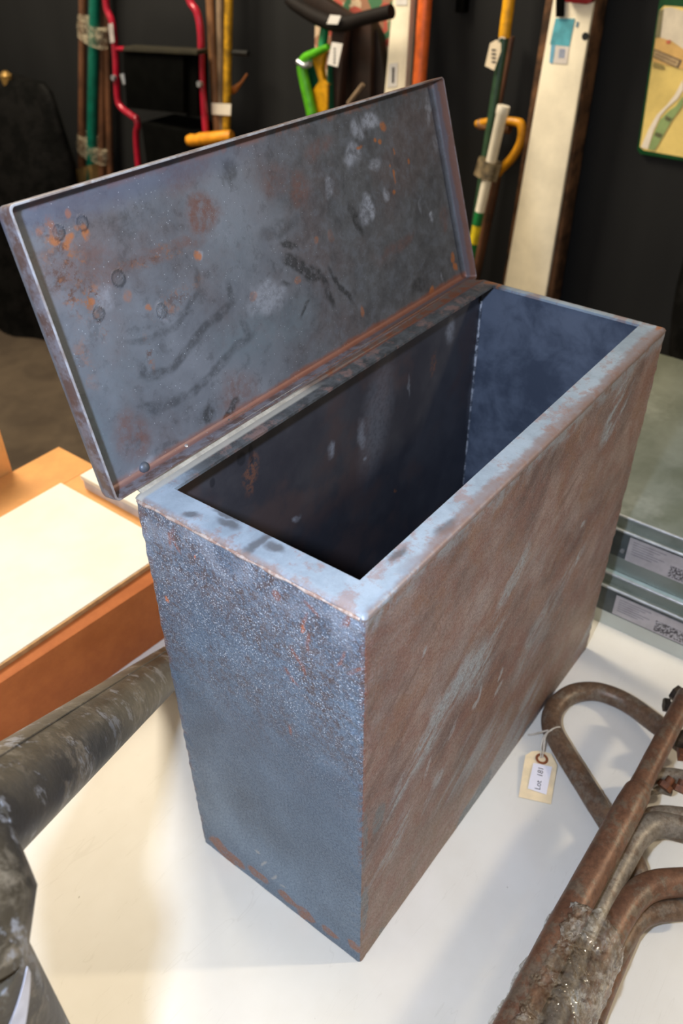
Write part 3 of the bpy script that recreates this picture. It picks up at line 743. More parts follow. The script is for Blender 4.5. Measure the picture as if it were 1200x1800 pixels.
def tray(z0, xf, label, ystart, yend=-1.02, xb=1.14, lab=None):
    t = thing('metal_tray', label, 'metal tray', ((xf + xb) / 2, -0.4, z0), 'galvanised trays stacked behind the box')
    y0, y1 = yend, ystart
    prof = [(xf, z0), (xf, z0 + 0.070), (xf + 0.008, z0 + 0.070), (xf + 0.008, z0 + 0.090), (xb, z0 + 0.090), (xb, z0)]
    prism('tray_body', [(x, y0, z) for x, z in prof], (0, y1 - y0, 0), M_GALV, t, 0.0006)
    box('front_flange', (xf - 0.0014, y0, z0 + 0.026), (xf - 0.0001, y1, z0 + 0.0705), M_GALVF, t, 0)
    box('base_band', (xf - 0.0012, y0, z0), (xf - 0.0001, y1, z0 + 0.0255), M_PALE if z0 < 0.05 else M_GALV, t, 0)
    tube('folded_edge', [(xf - 0.001, y0, z0 + 0.071), (xf - 0.001, y1, z0 + 0.071)], 0.0022, M_EDGE, t, 10, 1)
    tube('folded_edge', [(xf + 0.0065, y0, z0 + 0.0895), (xf + 0.0065, y1, z0 + 0.0895)], 0.0022, M_EDGE, t, 10, 1)
    return t
t1 = tray(0.0, 0.613, 'lower galvanised steel tray lying on the table behind the box', 0.17)
t2 = tray(0.0915, 0.629, 'upper galvanised steel tray with printed silver label, stacked on another', 0.17)
def tray_label(t, xf, z0, z1, ya, yb, ybar):
    l = box('sticker', (xf - 0.0022, yb, z0), (xf - 0.0015, ya, z1), M_LABEL, t, 0.0)
    l['label'] = 'silver grey printed label'
    for k in range(6):
        zz = z1 - 0.005 - k * 0.0042
        box('lettering', (xf - 0.0026, ybar + 0.006 + 0.008 * (k % 3), zz - 0.0009), (xf - 0.0022, ya - 0.006, zz), plain('faint_ink', (140, 136, 140), 0.6), l, 0)
    box('lettering', (xf - 0.0026, ybar - 0.062, z0 + 0.003), (xf - 0.0022, ybar - 0.003, z0 + 0.022), M_CODE, l, 0)
tray_label(t1, 0.613, 0.028, 0.064, onx(1080, 1062, 0.613).y, -0.30, onx(1145, 1105, 0.613).y)
tray_label(t2, 0.629, 0.117, 0.158, onx(1103, 965, 0.629).y, -0.30, onx(1168, 1015, 0.629).y)
box('top_ledge', (0.6205, -1.02, 0.0900), (0.6275, 0.17, 0.0909), plain('pale_zinc_ledge', (176, 196, 198), 0.35, 0.2, 0.05), t1, 0)
p = onx(1094, 968, 0.627)
tube('rivet', [(0.6277, p.y, p.z), (0.6245, p.y, p.z)], 0.003, M_RIV, t2, 12, 1)

# ================================================================== LEFT: cardboard boxes
m = Mat('brown_board')
n = m.noise(30, 5, 0.7)
M_CARD = m.out(m.mix(m.step(n, 0.3, 0.7), (168, 92, 44), (184, 104, 52)), 0.65, 0, m.bump(n, 0.1, 0.001), 0.25)
M_CREAM = plain('cream_card', (246, 236, 216), 0.6, 0, 0.03, 12, 0.3, 0.03)
M_ORANGE = plain('orange_board', (226, 160, 92), 0.6, 0, 0.05, 20, 0.3, 0.05)
M_TANEDGE = plain('tan_board_edge', (196, 150, 96), 0.7, 0, 0.1, 60)
CB = thing('cardboard_box', 'long brown cardboard box with flat white top, left of the steel box', 'box', (-0.1, 0.66, 0))
prism('box_body', [(-0.60, 0.545, 0), (0.262, 0.497, 0), (0.262, 0.79, 0), (-0.60, 0.79, 0)], (0, 0, 0.112), M_CARD, CB, 0.002)
prism('top_panel', [(-0.60, 0.548, 0.1125), (0.262, 0.528, 0.1125), (0.262, 0.788, 0.1125), (-0.60, 0.788, 0.1125)], (0, 0, 0.0075), M_CREAM, CB, 0.0015)['label'] = 'smooth white top panel'
prism('board_edge', [(-0.60, 0.5445, 0.1125), (0.262, 0.5245, 0.1125), (0.262, 0.5278, 0.1125), (-0.60, 0.5478, 0.1125)], (0, 0, 0.0065), M_TANEDGE, CB)
OB = thing('board_box', 'orange-tan board box behind the white-topped cardboard box', 'box', (0.0, 0.85, 0))
box('box_body', (-0.60, 0.796, 0), (0.335, 0.892, 0.105), M_CARD, OB, 0.002)
box('top_panel', (-0.60, 0.796, 0.1055), (0.335, 0.892, 0.109), M_ORANGE, OB, 0.001)
box('side_panel', (0.268, 0.50, 0), (0.335, 0.795, 0.105), M_CARD, OB, 0.002)
box('side_top_panel', (0.268, 0.50, 0.1055), (0.335, 0.7955, 0.109), M_ORANGE, OB, 0.001)
WB = thing('white_carton', 'small white carton on the orange board box, beside the lid corner', 'box', (0.32, 0.68, 0.11))
box('carton_body', (0.283, 0.52, 0.1095), (0.36, 0.757, 0.1275), plain('white_carton_side', (216, 212, 208), 0.6, 0, 0.05), WB, 0.001)
box('carton_lid', (0.281, 0.518, 0.1277), (0.362, 0.759, 0.1360), M_CREAM, WB, 0.001)
TB = thing('tan_carton', 'tall tan carton at the far left edge of the table', 'box', (0.0, 0.91, 0))
pt = onz(22, 828, 0.109); yT = 0.897
pa = ony(22, 828, yT); 
prism('carton_body', [(-0.5, yT, 0), (pa.x, yT, 0), (pa.x, yT, 0.235), (-0.5, yT, 0.235)], (0, 0.026, 0), M_ORANGE, TB, 0.002)

# ================================================================== LEFT: stove pipe with elbow
m = Mat('dark_weathered_pipe')
n1 = m.noise(16, 5, 0.65, m.warp(0.05, 14)); n2 = m.noise(120, 5, 0.75); n3 = m.noise(30, 4, 0.7, m.warp(0.03, 40))
c = m.mix(m.step(n1, 0.34, 0.66), (54, 47, 36), (78, 70, 56))
c = m.mix(m.mul(m.step(n2, 0.45, 0.6), 0.4), c, (56, 50, 42))
dirt = m.mul(m.step(n3, 0.47, 0.60), m.step(m.noise(9, 3), 0.38, 0.55))
c = m.mix(m.mul(m.mul(dirt, m.step(n2, 0.34, 0.56)), 0.8), c, (128, 118, 102))
c = m.mix(m.mul(m.step(m.noise(30, 5, 0.8, m.mapv(loc=(4, 4, 4), sc=(1, 1, .5))), 0.55, 0.62), 0.65), c, (152, 154, 160))
M_PIPE = m.out(c, 0.42, 0.15, m.bump(m.add(n2, m.mul(n3, 1.5)), 0.4, 0.0012), 0.5)
SP = thing('stove_pipe', 'dark dirty metal flue pipe with elbow, beside the cardboard box', 'pipe', (-0.29, 0.0, 0.0))
PR = 0.0335
E1 = CAM_LOC + ray(-84, 1474).normalized() * 0.545
PF = onz(300, 1170, 0.028)
dirp = (PF - E1).normalized()
PF2 = PF + dirp * 0.005
tube('flue_section', [PF2, E1], [0.0275, PR], M_PIPE, SP, 48, 1)
VB = CAM_LOC + ray(-60, 1688).normalized() * 0.545
tube('flue_section', [(VB.x, VB.y, 0.0), (VB.x, VB.y, VB.z)], 0.0305, M_PIPE, SP, 48, 1)
mid = CAM_LOC + ray(-58, 1594).normalized() * 0.535
tube('elbow', [VB + Vector((0, 0, -0.002)), mid, E1 - dirp * 0.004], [0.0308, 0.0362, 0.0325], M_PIPE, SP, 48, 1)
# seam along the leaning section
side = dirp.cross(Vector((0, 0, 1))).normalized(); upv = side.cross(dirp).normalized()
sdir = (upv * 0.75 + (CAM_LOC - (E1 + PF) / 2).normalized() * 0.75).normalized()
sdir = (sdir - dirp * sdir.dot(dirp)).normalized()
tube('folded_seam', [E1 + sdir * PR + dirp * 0.01, PF2 + sdir * 0.0275], 0.0011, M_PIPE, SP, 8, 1)
# white label wrapped round the standing pipe
M_WLAB = plain('white_wrap_label', (206, 208, 222), 0.35, 0, 0.06, 60)
V, Fc = [], []
a_c = math.atan2(CAM_LOC.y - VB.y, CAM_LOC.x - VB.x)
K = 40
for k in range(K + 1):
    s = k / K
    a = a_c + 0.80 - 1.35 * s
    zc = VB.z - 0.012 - 0.062 * s ** 1.3
    hw = 0.004 + 0.009 * min(1, s * 1.8)
    for sg in (-1, 1):
        for rr in (0.0307, 0.0311):
            V.append((VB.x + rr * math.cos(a), VB.y + rr * math.sin(a), zc + sg * hw))
for k in range(K):
    b = k * 4; d = b + 4
    Fc += [(b, b + 2, d + 2, d), (b + 1, b + 3, d + 3, d + 1), (b, b + 1, d + 1, d), (b + 2, b + 3, d + 3, d + 2)]
mesh('wrapped_label', V, Fc, M_WLAB, SP, smooth=False)['label'] = 'white label wrapped round the pipe'

# ================================================================== RIGHT: bundle of bent tubes
def rusty_tube(name, c1, c2, grey, k):
    m = Mat(name)
    n1 = m.noise(38, 5, 0.7, m.warp(0.02, 40)); n2 = m.noise(190, 4, 0.7)
    c = m.mix(m.step(n1, 0.36, 0.62), c1, c2)
    c = m.mix(m.mul(m.step(m.noise(50, 5, 0.75, m.mapv(loc=(3, 7, 1))), 0.5 - k, 0.62 - k), 0.8), c, grey)
    c = m.mix(m.mul(m.step(n2, 0.42, 0.6), 0.35), c, tuple(v * 0.6 for v in c1))
    return m.out(c, 0.45, 0.25, m.bump(m.add(n2, n1), 0.35, 0.0008), 0.5)
M_RT = rusty_tube('rusty_tube', (96, 72, 54), (118, 94, 74), (124, 112, 98), 0.02)
M_RT2 = rusty_tube('rust_red_tube', (104, 72, 54), (126, 90, 68), (118, 106, 90), 0.02)
M_GT = rusty_tube('grey_worn_tube', (118, 106, 92), (144, 134, 120), (104, 82, 66), 0.0)
TBN = thing('tube_bundle', 'rusty bundle of bent metal tubes wrapped in clear plastic, right of the box', 'metal tubes', (0.25, -0.25, 0))
def ptube(pts, r, mat, **k):
    return tube('bent_tube', [onz(x, y, z) for x, y, z in pts], r, mat, TBN, 20, 8, wob=0.0002, **k)
ptube([(1215, 1318, .030), (1160, 1278, .024), (1100, 1235, .016), (1050, 1216, .0145), (1005, 1220, .0145), (975, 1244, .0145), (969, 1278, .0145), (990, 1320, .0145), (1030, 1384, .016), (1065, 1440, .018), (1098, 1490, .018), (1116, 1525, .018), (1120, 1560, .016), (1108, 1610, .014)], 0.0128, M_RT)
tube('bent_tube', [onz(1207, 1222, .074), onz(1135, 1362, .074), onz(1122, 1388, .074), onz(1108, 1414, .074), onz(985, 1640, .074), onz(905, 1795, .074), onz(870, 1862, .074)],
     [0.0117, 0.0117, 0.0130, 0.0158, 0.0158, 0.0156, 0.0156], M_RT2, TBN, 22, 8, wob=0.0003)
ptube([(960, 1830, .040), (1012, 1690, .044), (1062, 1575, .047), (1100, 1500, .048), (1122, 1468, .048), (1155, 1450, .047), (1215, 1462, .044)], 0.0145, M_GT)
ptube([(1075, 1545, .028), (1100, 1480, .030), (1125, 1447, .031), (1160, 1434, .031), (1215, 1438, .03)], 0.0115, M_GT)
ptube([(1000, 1840, .036), (1045, 1705, .042), (1078, 1630, .045), (1110, 1582, .046), (1150, 1556, .046), (1215, 1550, .044)], 0.0150, M_RT2)
ptube([(1070, 1700, .020), (1090, 1660, .022), (1115, 1622, .024), (1150, 1602, .025), (1215, 1597, .025)], 0.0120, M_RT)
ptube([(1035, 1790, .016), (1065, 1716, .016), (1090, 1660, .016), (1105, 1625, .016)], 0.0140, M_RT2)
ptube([(1110, 1408, .034), (1128, 1382, .036), (1152, 1366, .038), (1180, 1364, .038), (1215, 1370, .038)], 0.0095, M_GT)
ptube([(1110, 1420, .018), (1130, 1396, .018), (1158, 1384, .018), (1180, 1388, .018)], 0.0080, M_GT)
# bolts and clamp pieces
M_BOLT = plain('dark_rusty_bolt', (74, 62, 50), 0.5, 0.3, 0.3, 80)
M_BOLT2 = plain('rusty_nut', (138, 84, 54), 0.6, 0.2, 0.25, 90)
def bolt(a, b, r, mat, head=True):
    A, B = onz(*a), onz(*b); d = (B - A).normalized()
    tube('bolt', [A, B], r, mat, TBN, 12, 1)
    if head: tube('bolt', [A - d * 0.007, A], r * 1.8, mat, TBN, 6, 1, smooth=False)
bolt((1176, 1240, .058), (1196, 1243, .058), 0.005, M_BOLT)
bolt((1192, 1222, .052), (1205, 1232, .052), 0.006, M_BOLT)
prism('clamp_plate', [onz(1186, 1296, .045), onz(1216, 1285, .045), onz(1216, 1322, .045), onz(1184, 1312, .045)], (0, 0, 0.012), M_BOLT, TBN, 0.001)
prism('clamp_plate', [onz(1188, 1318, .034), onz(1216, 1316, .034), onz(1216, 1340, .034), onz(1190, 1338, .034)], (0, 0, 0.012), M_BOLT2, TBN, 0.001)
bolt((1172, 1378, .046), (1180, 1368, .050), 0.005, M_BOLT2)
bolt((1196, 1382, .046), (1200, 1372, .050), 0.005, M_BOLT2)
# crinkled clear wrap
m = Mat('clear_crinkled_plastic')
v = m.vor(48, m.warp(0.03, 40), feature='DISTANCE_TO_EDGE'); n = m.noise(70, 5, 0.7, m.warp(0.02, 50))
m.out(m.mix(m.step(m.noise(24, 4, 0.7), 0.45, 0.6), (150, 130, 104), (220, 212, 194)), 0.06, 0, m.bump(m.add(m.step(v, 0.0, 0.25), m.mul(n, 1.6)), 1.0, 0.010), 1.0, Alpha=m.step(m.noise(45, 4, 0.7), 0.38, 0.60, 0.20, 0.68), Coat_Weight=1.0)
M_PLAS = m.m
cen = [(1030, 1640, .050), (1010, 1688, .050), (984, 1745, .050), (956, 1800, .050), (924, 1862, .050)]
V, Fc = [], []
Pc = [onz(*c) for c in cen]; Pc, _ = smooth_path(Pc, [1] * len(Pc), 20)
dirb = (Pc[-1] - Pc[0]).normalized(); sideb = dirb.cross(Vector((0, 0, 1))).normalized()
SG = 120
for i, P in enumerate(Pc):
    t = i / (len(Pc) - 1)
    a_, b_ = 0.0375 + 0.003 * t, 0.048
    for j in range(SG):
        an = 2 * math.pi * j / SG
        off = sideb * (a_ * math.cos(an)) + Vector((0, 0, 1)) * (b_ * math.sin(an))
        k = 1 + 0.09 * mnoise.noise((P + off) * 55) + 0.05 * mnoise.noise((P + off) * 140) + 0.035 * mnoise.noise((P + off) * 330)
        pos = P + off * k
        if i == 0: pos += dirb * 0.02 * mnoise.noise(off * 60)
        pos.z = max(pos.z, 0.002)
        V.append(pos)
for i in range(len(Pc) - 1):
    for j in range(SG): Fc.append((i * SG + j, i * SG + (j + 1) % SG, (i + 1) * SG + (j + 1) % SG, (i + 1) * SG + j))
mesh('plastic_wrap', V, Fc, M_PLAS, TBN, smooth=True)['label'] = 'clear crinkled plastic wrapping'

# ================================================================== PAPER TAG
M_TAG = plain('manila_tag', (250, 226, 184), 0.7, 0, 0.04, 60, 0.2, 0.05)
TG = thing('paper_tag', 'buff paper lot tag with brown eyelet tied to the tube loop', 'tag', tuple(onz(940, 1360, 0)))
tp = [(923, 1328), (934, 1321), (946, 1320), (968, 1325), (979, 1345), (968, 1414), (911, 1401), (920, 1345)]
hgt = {0: .006, 1: .007, 2: .007, 3: .006, 4: .004, 5: .0015, 6: .001, 7: .004}
o = prism('tag_card', [onz(x, y, hgt[i]) for i, (x, y) in enumerate(tp)], (0, 0, 0.0006), M_TAG, TG)
def tagpt(x, y, dz=0.0):
    s = (y - 1320) / 90
    return onz(x, y, 0.0066 - 0.0050 * min(max(s, 0), 1) + dz)
prism('sticker', [tagpt(937, 1341, .0009), tagpt(970, 1348, .0009), tagpt(960, 1397, .0009), tagpt(927, 1386, .0009)], (0, 0, 0.0003), plain('white_sticker', (240, 236, 244), 0.6, 0, 0.02), TG)['label'] = 'white printed sticker'
M_EYE = plain('brown_eyelet', (150, 84, 48), 0.7)
cpt = tagpt(952, 1334, 0.001)
ea = (tagpt(962, 1336, .001) - tagpt(942, 1332, .001)).normalized(); eb = Vector((0, 0, 1)).cross(ea)
V, Fc = [], []
for k in range(24):
    a = k * math.pi / 12
    for rr, zz in ((0.0048, 0), (0.0048, 0.0005), (0.0080, 0.0005), (0.0080, 0)):
        V.append(cpt + (ea * math.cos(a) + eb * math.sin(a)) * rr + Vector((0, 0, zz)))
for k in range(24):
    for j in range(4): Fc.append((k * 4 + j, k * 4 + (j + 1) % 4, ((k + 1) % 24) * 4 + (j + 1) % 4, ((k + 1) % 24) * 4 + j))
mesh('eyelet_ring', V, Fc, M_EYE, TG)['label'] = 'brown reinforcement ring'
c0 = tagpt(948, 1368, 0.0013)
tx = (tagpt(951, 1350, .0013) - tagpt(945, 1386, .0013)).normalized(); tz = Vector((0, 0, 1)); tz = (tz - tx * tz.dot(tx)).normalized(); ty = tz.cross(tx)
text('lettering', 'Lot  181', 0.0095, Matrix(((tx.x, ty.x, tz.x, c0.x), (tx.y, ty.y, tz.y, c0.y), (tx.z, ty.z, tz.z, c0.z), (0, 0, 0, 1))), M_INK, TG)
M_STR = plain('white_string', (226, 214, 196), 0.8)
tube('string', [tagpt(953, 1332, .002), onz(955, 1318, .012), onz(957, 1300, .020), onz(963, 1287, .026), onz(976, 1279, .0285), onz(984, 1278, .027)], 0.0009, M_STR, TG, 8, 6)
tube('string', [tagpt(950, 1332, .002), onz(951, 1316, .010), onz(954, 1298, .020), onz(961, 1288, .024), onz(970, 1283, .028)], 0.0009, M_STR, TG, 8, 6)
tube('string', [onz(963, 1284, .024), onz(950, 1287, .016), onz(938, 1290, .008), onz(928, 1292, .003)], 0.0011, M_STR, TG, 8, 6)

# ================================================================== BACKGROUND
def pole(name, label, cat, a, b, r, mat, xa_=1.86, xb_=1.82, group=None, ztop=1.1, parent=None, toffloor=True):
    """round pole through two photo points, leaning on the wall, standing on the floor"""
    A, B = onx(*a, xa_), onx(*b, xb_)
    d = (B - A) / (B.z - A.z)
    bot = B + d * (ZF + 0.001 - B.z) if toffloor else B
    top = A + d * (ztop - A.z)
    if top.x > XW - 0.02: top.x = XW - 0.02
    o = tube(name, [top, bot], r, mat, parent, 16, 1)
    if parent is None: tag(o, label, cat, group)
    return o, top, bot
M_WOODB = plain('brown_wood_handle', (104, 66, 42), 0.5, 0, 0.2, 14)
M_WOODT = plain('tan_wood_handle', (142, 98, 62), 0.5, 0, 0.15, 14)
M_WOODG = plain('grey_wood_handle', (142, 118, 92), 0.6, 0, 0.15, 14)
M_GREENP = plain('teal_green_paint', (8, 100, 80), 0.35)
M_YELP = plain('yellow_paint', (206, 152, 24), 0.4, 0, 0.25, 30)
M_ORP = plain('orange_paint', (214, 96, 34), 0.4)
pole('brown_pole', 'brown wooden pole on the far left of the taped pole group', 'pole', (152, 20), (147, 290), 0.014, M_WOODB)
pole('green_pole', 'teal green pole taped between brown wooden poles', 'pole', (166, 20), (161, 280), 0.019, M_GREENP, 1.82, 1.80)
pole('brown_pole', 'brown wooden pole just right of the teal green pole', 'pole', (182, 20), (181, 290), 0.015, M_WOODB, 1.86, 1.83)
pole('brown_pole', 'brown wooden pole nearest the red hand truck frame', 'pole', (192, 60), (196, 290), 0.013, M_WOODB, 1.87, 1.85)
m = Mat('clear_packing_tape')
n = m.noise(60, 4, 0.7)
M_TAPE = m.out((206, 192, 162), 0.12, 0, m.bump(n, 1.0, 0.006), 0.9, Alpha=m.step(n, 0.42, 0.66, 0.12, 0.62))
for ya, yb, lb in ((40, 72, 'upper clear tape band around the taped poles at far left'), (248, 272, 'lower crumpled clear tape band around the poles at far left')):
    cA = onx(165, ya, 1.83); cB = onx(164, yb, 1.83)
    wr = (onx(187, ya, 1.83) - onx(143, ya, 1.83)).length / 2
    tag(tube('tape_band', [cA, cA.lerp(cB, .5), cB], [wr, wr * 1.04, wr * .97], M_TAPE, None, 28, 3, wob=0.006, flat=0.62), lb, 'tape', 'tape bands on the poles')
tag(prism('wood_block', [onx(132, 298, 1.78), onx(160, 290, 1.78), onx(166, 340, 1.78), onx(128, 340, 1.78)], (0.05, 0, 0), plain('pale_wood_block', (150, 120, 72), 0.6)), 'pale wooden tool head at the foot of the teal green pole', 'tool')
bl = bpy.data.objects['wood_block']
# make it reach the floor behind the lid
for v in bl.data.vertices:
    if v.co.z < onx(147, 335, 1.78).z: v.co.z = ZF + 0.001
pole('tan_pole', 'tan wooden pole beside the red hand truck, leftmost of three', 'pole', (369, 5), (381, 225), 0.013, M_WOODT, 1.80, 1.78)
pole('grey_pole', 'greyish wooden pole in the middle of three by the hand truck', 'pole', (387, 5), (389, 225), 0.012, M_WOODG, 1.81, 1.79)
pole('yellow_pole', 'worn yellow painted pole, rightmost of three by the hand truck', 'pole', (402, 5), (398, 225), 0.013, M_YELP, 1.80, 1.78)
lab = prism('paper_label', [onx(371, 181, 1.765), onx(406, 183, 1.765), onx(405, 203, 1.765), onx(372, 201, 1.765)], (0.001, 0, 0), plain('white_paper_label', (226, 216, 198), 0.6, 0, 0.03))
tag(lab, 'white paper label around the three poles by the hand truck', 'label')
A_, B_ = onx(330, 247, 1.70), onx(400, 240, 1.74)
tag(tube('hand_tool', [A_, A_ + (B_ - A_) * .1, B_, B_ + (B_ - A_) * 0.1], [0.015, 0.020, 0.019, 0.018], plain('orange_plastic_grip', (232, 150, 30), 0.4), None, 18, 1), 'orange-yellow plastic tool grip sticking out above the lid', 'tool handle')
# red hand truck
M_RED = plain('red_enamel', (176, 16, 46), 0.25, 0.1, 0.1, 20, 0.7)
M_BLK = plain('black_plastic', (9, 9, 8), 0.7, 0, 0.2, 20, 0.02)
HT = thing('hand_truck', 'red tubular hand truck carrying a black folded crate', 'hand truck', (1.7, 2.25, ZF))
xt = 1.74
def opx(px, py, x=xt): return onx(px, py, x)
l3 = opx(243, 290); lf = Vector((l3.x - 0.03, l3.y, ZF + 0.002)); r3 = opx(362, 235); rf = Vector((r3.x - 0.03, r3.y, ZF + 0.002))
topl, topr = opx(186, -60), opx(318, -60)
tube('frame_tube', [topl, opx(187, 10), opx(197, 40), opx(203, 95), opx(205, 140), opx(207, 175), opx(214, 190), opx(232, 204), opx(242, 218), l3, lf], 0.0115, M_RED, HT, 14, 6)
tube('frame_tube', [topr, opx(333, 0), opx(346, 22), opx(353, 60), opx(354, 130), opx(359, 200), r3, rf], 0.0115, M_RED, HT, 14, 6)
tube('frame_tube', [topl, topr], 0.0115, M_RED, HT, 14, 1)
tube('cross_bar', [opx(203, 86), opx(222, 86)], 0.008, M_RED, HT, 12, 1)
for p_ in ((202, 136), (353, 147)):
    c_ = opx(*p_, xt - 0.008); tube('bolt', [c_, c_ - Vector((0.012, 0, 0))], 0.009, M_RIV, HT, 12, 1)
prism('label_strip', [opx(190, 42, xt - .013), opx(198, 41, xt - .013), opx(201, 74, xt - .013), opx(194, 76, xt - .013)], (0.001, 0, 0), plain('silver_strip', (186, 176, 170), 0.4), HT)
c_ = opx(215, 130, xt - 0.03); tube('latch', [c_, c_ + Vector((0, -0.01, -0.03))], 0.010, M_RIV, HT, 12, 1)
prism('crate', [opx(215, 86, 1.70), opx(322, 92, 1.70), opx(322, 200, 1.70), opx(222, 190, 1.70)], (0.07, 0, 0), M_BLK, HT, 0.004)
prism('crate_lid', [opx(216, 82, 1.69), opx(346, 89, 1.69), opx(346, 97, 1.69), opx(216, 90, 1.69)], (0.05, 0, 0), plain('dark_olive_edge', (46, 42, 30), 0.5), HT, 0.002)
prism('crate_side', [opx(326, 97, 1.72), opx(346, 97, 1.72), opx(348, 205, 1.72), opx(326, 205, 1.72)], (0.05, 0, 0), M_BLK, HT, 0.004)
lo = opx(246, 214, 1.70); hi = opx(345, 222, 1.70)
box('base_bin', (1.70, hi.y, ZF + 0.001), (1.86, lo.y, lo.z), M_BLK, HT, 0.01)
# black draped cover far left
m = Mat('black_fabric')
n = m.noise(14, 4, 0.6)
M_CLOTH = m.out(m.mix(m.step(n, 0.4, 0.6), (10, 10, 9), (20, 19, 18)), 0.6, 0, m.bump(n, 0.6, 0.012), 0.06)
CV = thing('covered_stand', 'tall shape under a black cloth cover at the far left', 'covered object', (1.66, 3.05, ZF))
rows = [(142, 12, .03), (150, 62, .05), (168, 74, .07), (215, 88, .09), (300, 112, .12), (400, 122, .14), (480, 105, .14)]
V, Fc = [], []
SG = 40; prof = []
for (py, pxr, dep) in rows:
    p = onx(pxr, py, 1.62); prof.append((p.z, p.y, dep))
prof.append((ZF + 0.004, prof[-1][1], 0.16))
cyc = onx(-60, 200, 1.62).y
for z, yr, dep in prof:
    for j in range(SG):
        a = 2 * math.pi * j / SG
        ry = cyc - yr
        k = 1 + 0.06 * math.sin(5 * a + z * 6) + 0.05 * math.sin(9 * a + 1)
        yy = cyc - ry * math.cos(a) * (k if abs(math.cos(a)) < .9 else 1); xx = 1.66 + dep * math.sin(a) * k
        V.append((xx, yy, z))
for i in range(len(prof) - 1):
    for j in range(SG): Fc.append((i * SG + j, i * SG + (j + 1) % SG, (i + 1) * SG + (j + 1) % SG, (i + 1) * SG + j))
Fc += [tuple(range(SG)), tuple(range((len(prof) - 1) * SG, len(prof) * SG))]
cv = mesh('cloth_cover', V, Fc, M_CLOTH, CV); autosmooth(cv, 60)
kc = onx(10, 132, 1.63)
tube('finial', [kc - Vector((0, 0, 0.06)), kc - Vector((0, 0, .014)), kc, kc + Vector((0, 0, .014))], [0.012, 0.020, 0.022, 0.008], plain('brass_knob', (190, 150, 84), 0.3, 0.6), CV, 18, 3)['label'] = 'small brass knob'
# small rack arm and orange hook right of the yellow pole
tag(tube('bracket_arm', [onx(408, 92, 1.80), onx(436, 94, 1.80)], 0.008, plain('black_bracket', (30, 30, 28), 0.4), None, 10, 1), 'short black bracket arm right of the yellow pole', 'bracket')
tag(tube('orange_hook', [onx(408, 160, 1.82), onx(413, 156, 1.82), onx(424, 145, 1.84), onx(434, 130, 1.86)], [0.011, 0.010, 0.004, 0.003], plain('orange_hook', (196, 110, 34), 0.5), None, 10, 3), 'small orange hook right of the yellow pole', 'hook')

# seat, shears, floral bag, cream plank, orange pole
m = Mat('floral_fabric')
v = m.vor(38, m.warp(0.02, 30), out='Color'); nn = m.noise(50, 3, .6)
sx = m.xyz(v)
c = m.mix(m.step(sx[0], 0.45, 0.55), (150, 108, 84), (196, 170, 140))
c = m.mix(m.step(sx[1], 0.66, 0.74), c, (176, 84, 70)); c = m.mix(m.step(sx[2], 0.74, 0.8), c, (70, 110, 78))
M_FLOR = m.out(c, 0.8, 0, m.bump(nn, 0.3, 0.003), 0.2)
M_DWOOD = plain('dark_brown_wood', (54, 32, 20), 0.5, 0, 0.3, 8)
SEAT_X = 1.72
FB = thing('floral_cloth', 'floral patterned cloth behind the dark folding stool', 'cloth', (1.86, 1.55, ZF))
fp = [(553, -60), (690, -60), (700, 60), (695, 170), (676, 190), (560, 190), (552, 80)]
pts = [onx(x, y, 1.85) for x, y in fp]; pts[4].z = ZF + .002; pts[5].z = ZF + .002; pts[3].z = pts[3].z
prism('draped_fabric', pts, (0.035, 0, 0), M_FLOR, FB, 0.006)
ST = thing('folding_stool', 'dark wooden stool with curved black seat and two white tags', 'stool', (1.75, 1.5, ZF))
tube('seat_rail', [onx(506, -2, SEAT_X), onx(520, 9, SEAT_X), onx(560, 32, SEAT_X), onx(596, 43, SEAT_X), onx(640, 32, SEAT_X), onx(688, 20, SEAT_X)], [0.014, 0.017, 0.019, 0.019, 0.017, 0.017], plain('black_leather', (26, 20, 17), 0.7, spec=0.15), ST, 16, 6)
prism('seat_pad', [onx(508, -20, SEAT_X + .02), onx(560, 26, SEAT_X + .02), onx(600, 38, SEAT_X + .02), onx(612, 26, SEAT_X + .02), onx(572, 0, SEAT_X + .02), onx(560, -20, SEAT_X + .02)], (0.03, 0, 0), plain('dark_leather', (46, 34, 28), 0.5), ST, 0.004)
def leg_panel(a, b, c, d, x, mat, nm='leg'):
    A, B, C_, D = onx(*a, x), onx(*b, x), onx(*c, x), onx(*d, x)
    kb = (ZF + .002 - C_.z) / (C_.z - B.z); C2 = C_ + (C_ - B) * kb
    kd = (ZF + .002 - D.z) / (D.z - A.z); D2 = D + (D - A) * kd
    return prism(nm, [A, B, C2, D2], (0.03, 0, 0), mat, ST, 0.003)
leg_panel((583, 42), (606, 42), (594, 190), (572, 190), 1.74, plain('dark_wood_leg', (58, 34, 24), 0.5, 0, .3, 8))
leg_panel((618, 40), (652, 36), (650, 175), (618, 180), 1.78, M_DWOOD, 'back_panel_and_shade')
leg_panel((598, 46), (668, 60), (684, 172), (590, 190), 1.83, plain('leg_gap_shade', (22, 13, 9), 0.7, spec=0.05), 'back_panel_and_shade')  # very dark sheet added to stand for the shade between the legs
leg_panel((652, 36), (664, 60), (680, 170), (650, 175), 1.80, plain('black_brown_wood', (30, 18, 14), 0.5), 'leg')
tube('brace', [onx(612, 182, 1.70), onx(638, 148, 1.70)], 0.006, M_WOODG, ST, 10, 1)
for q4, nm in (([(574, 42), (580, 26), (599, 28), (593, 43)], 'paper_tag'), ([(575, 113), (583, 74), (602, 77), (593, 118)], 'paper_tag')):
    pr = [onx(x, y, 1.695) for x, y in q4]
    o = prism(nm, pr, (0.001, 0, 0), plain('white_tag', (224, 218, 210), 0.6, 0, 0.03))
    tag(o, 'small square white tag on the dark stool seat edge' if q4[0][1] == 42 else 'long white paper tag hanging below the dark stool seat', 'tag')
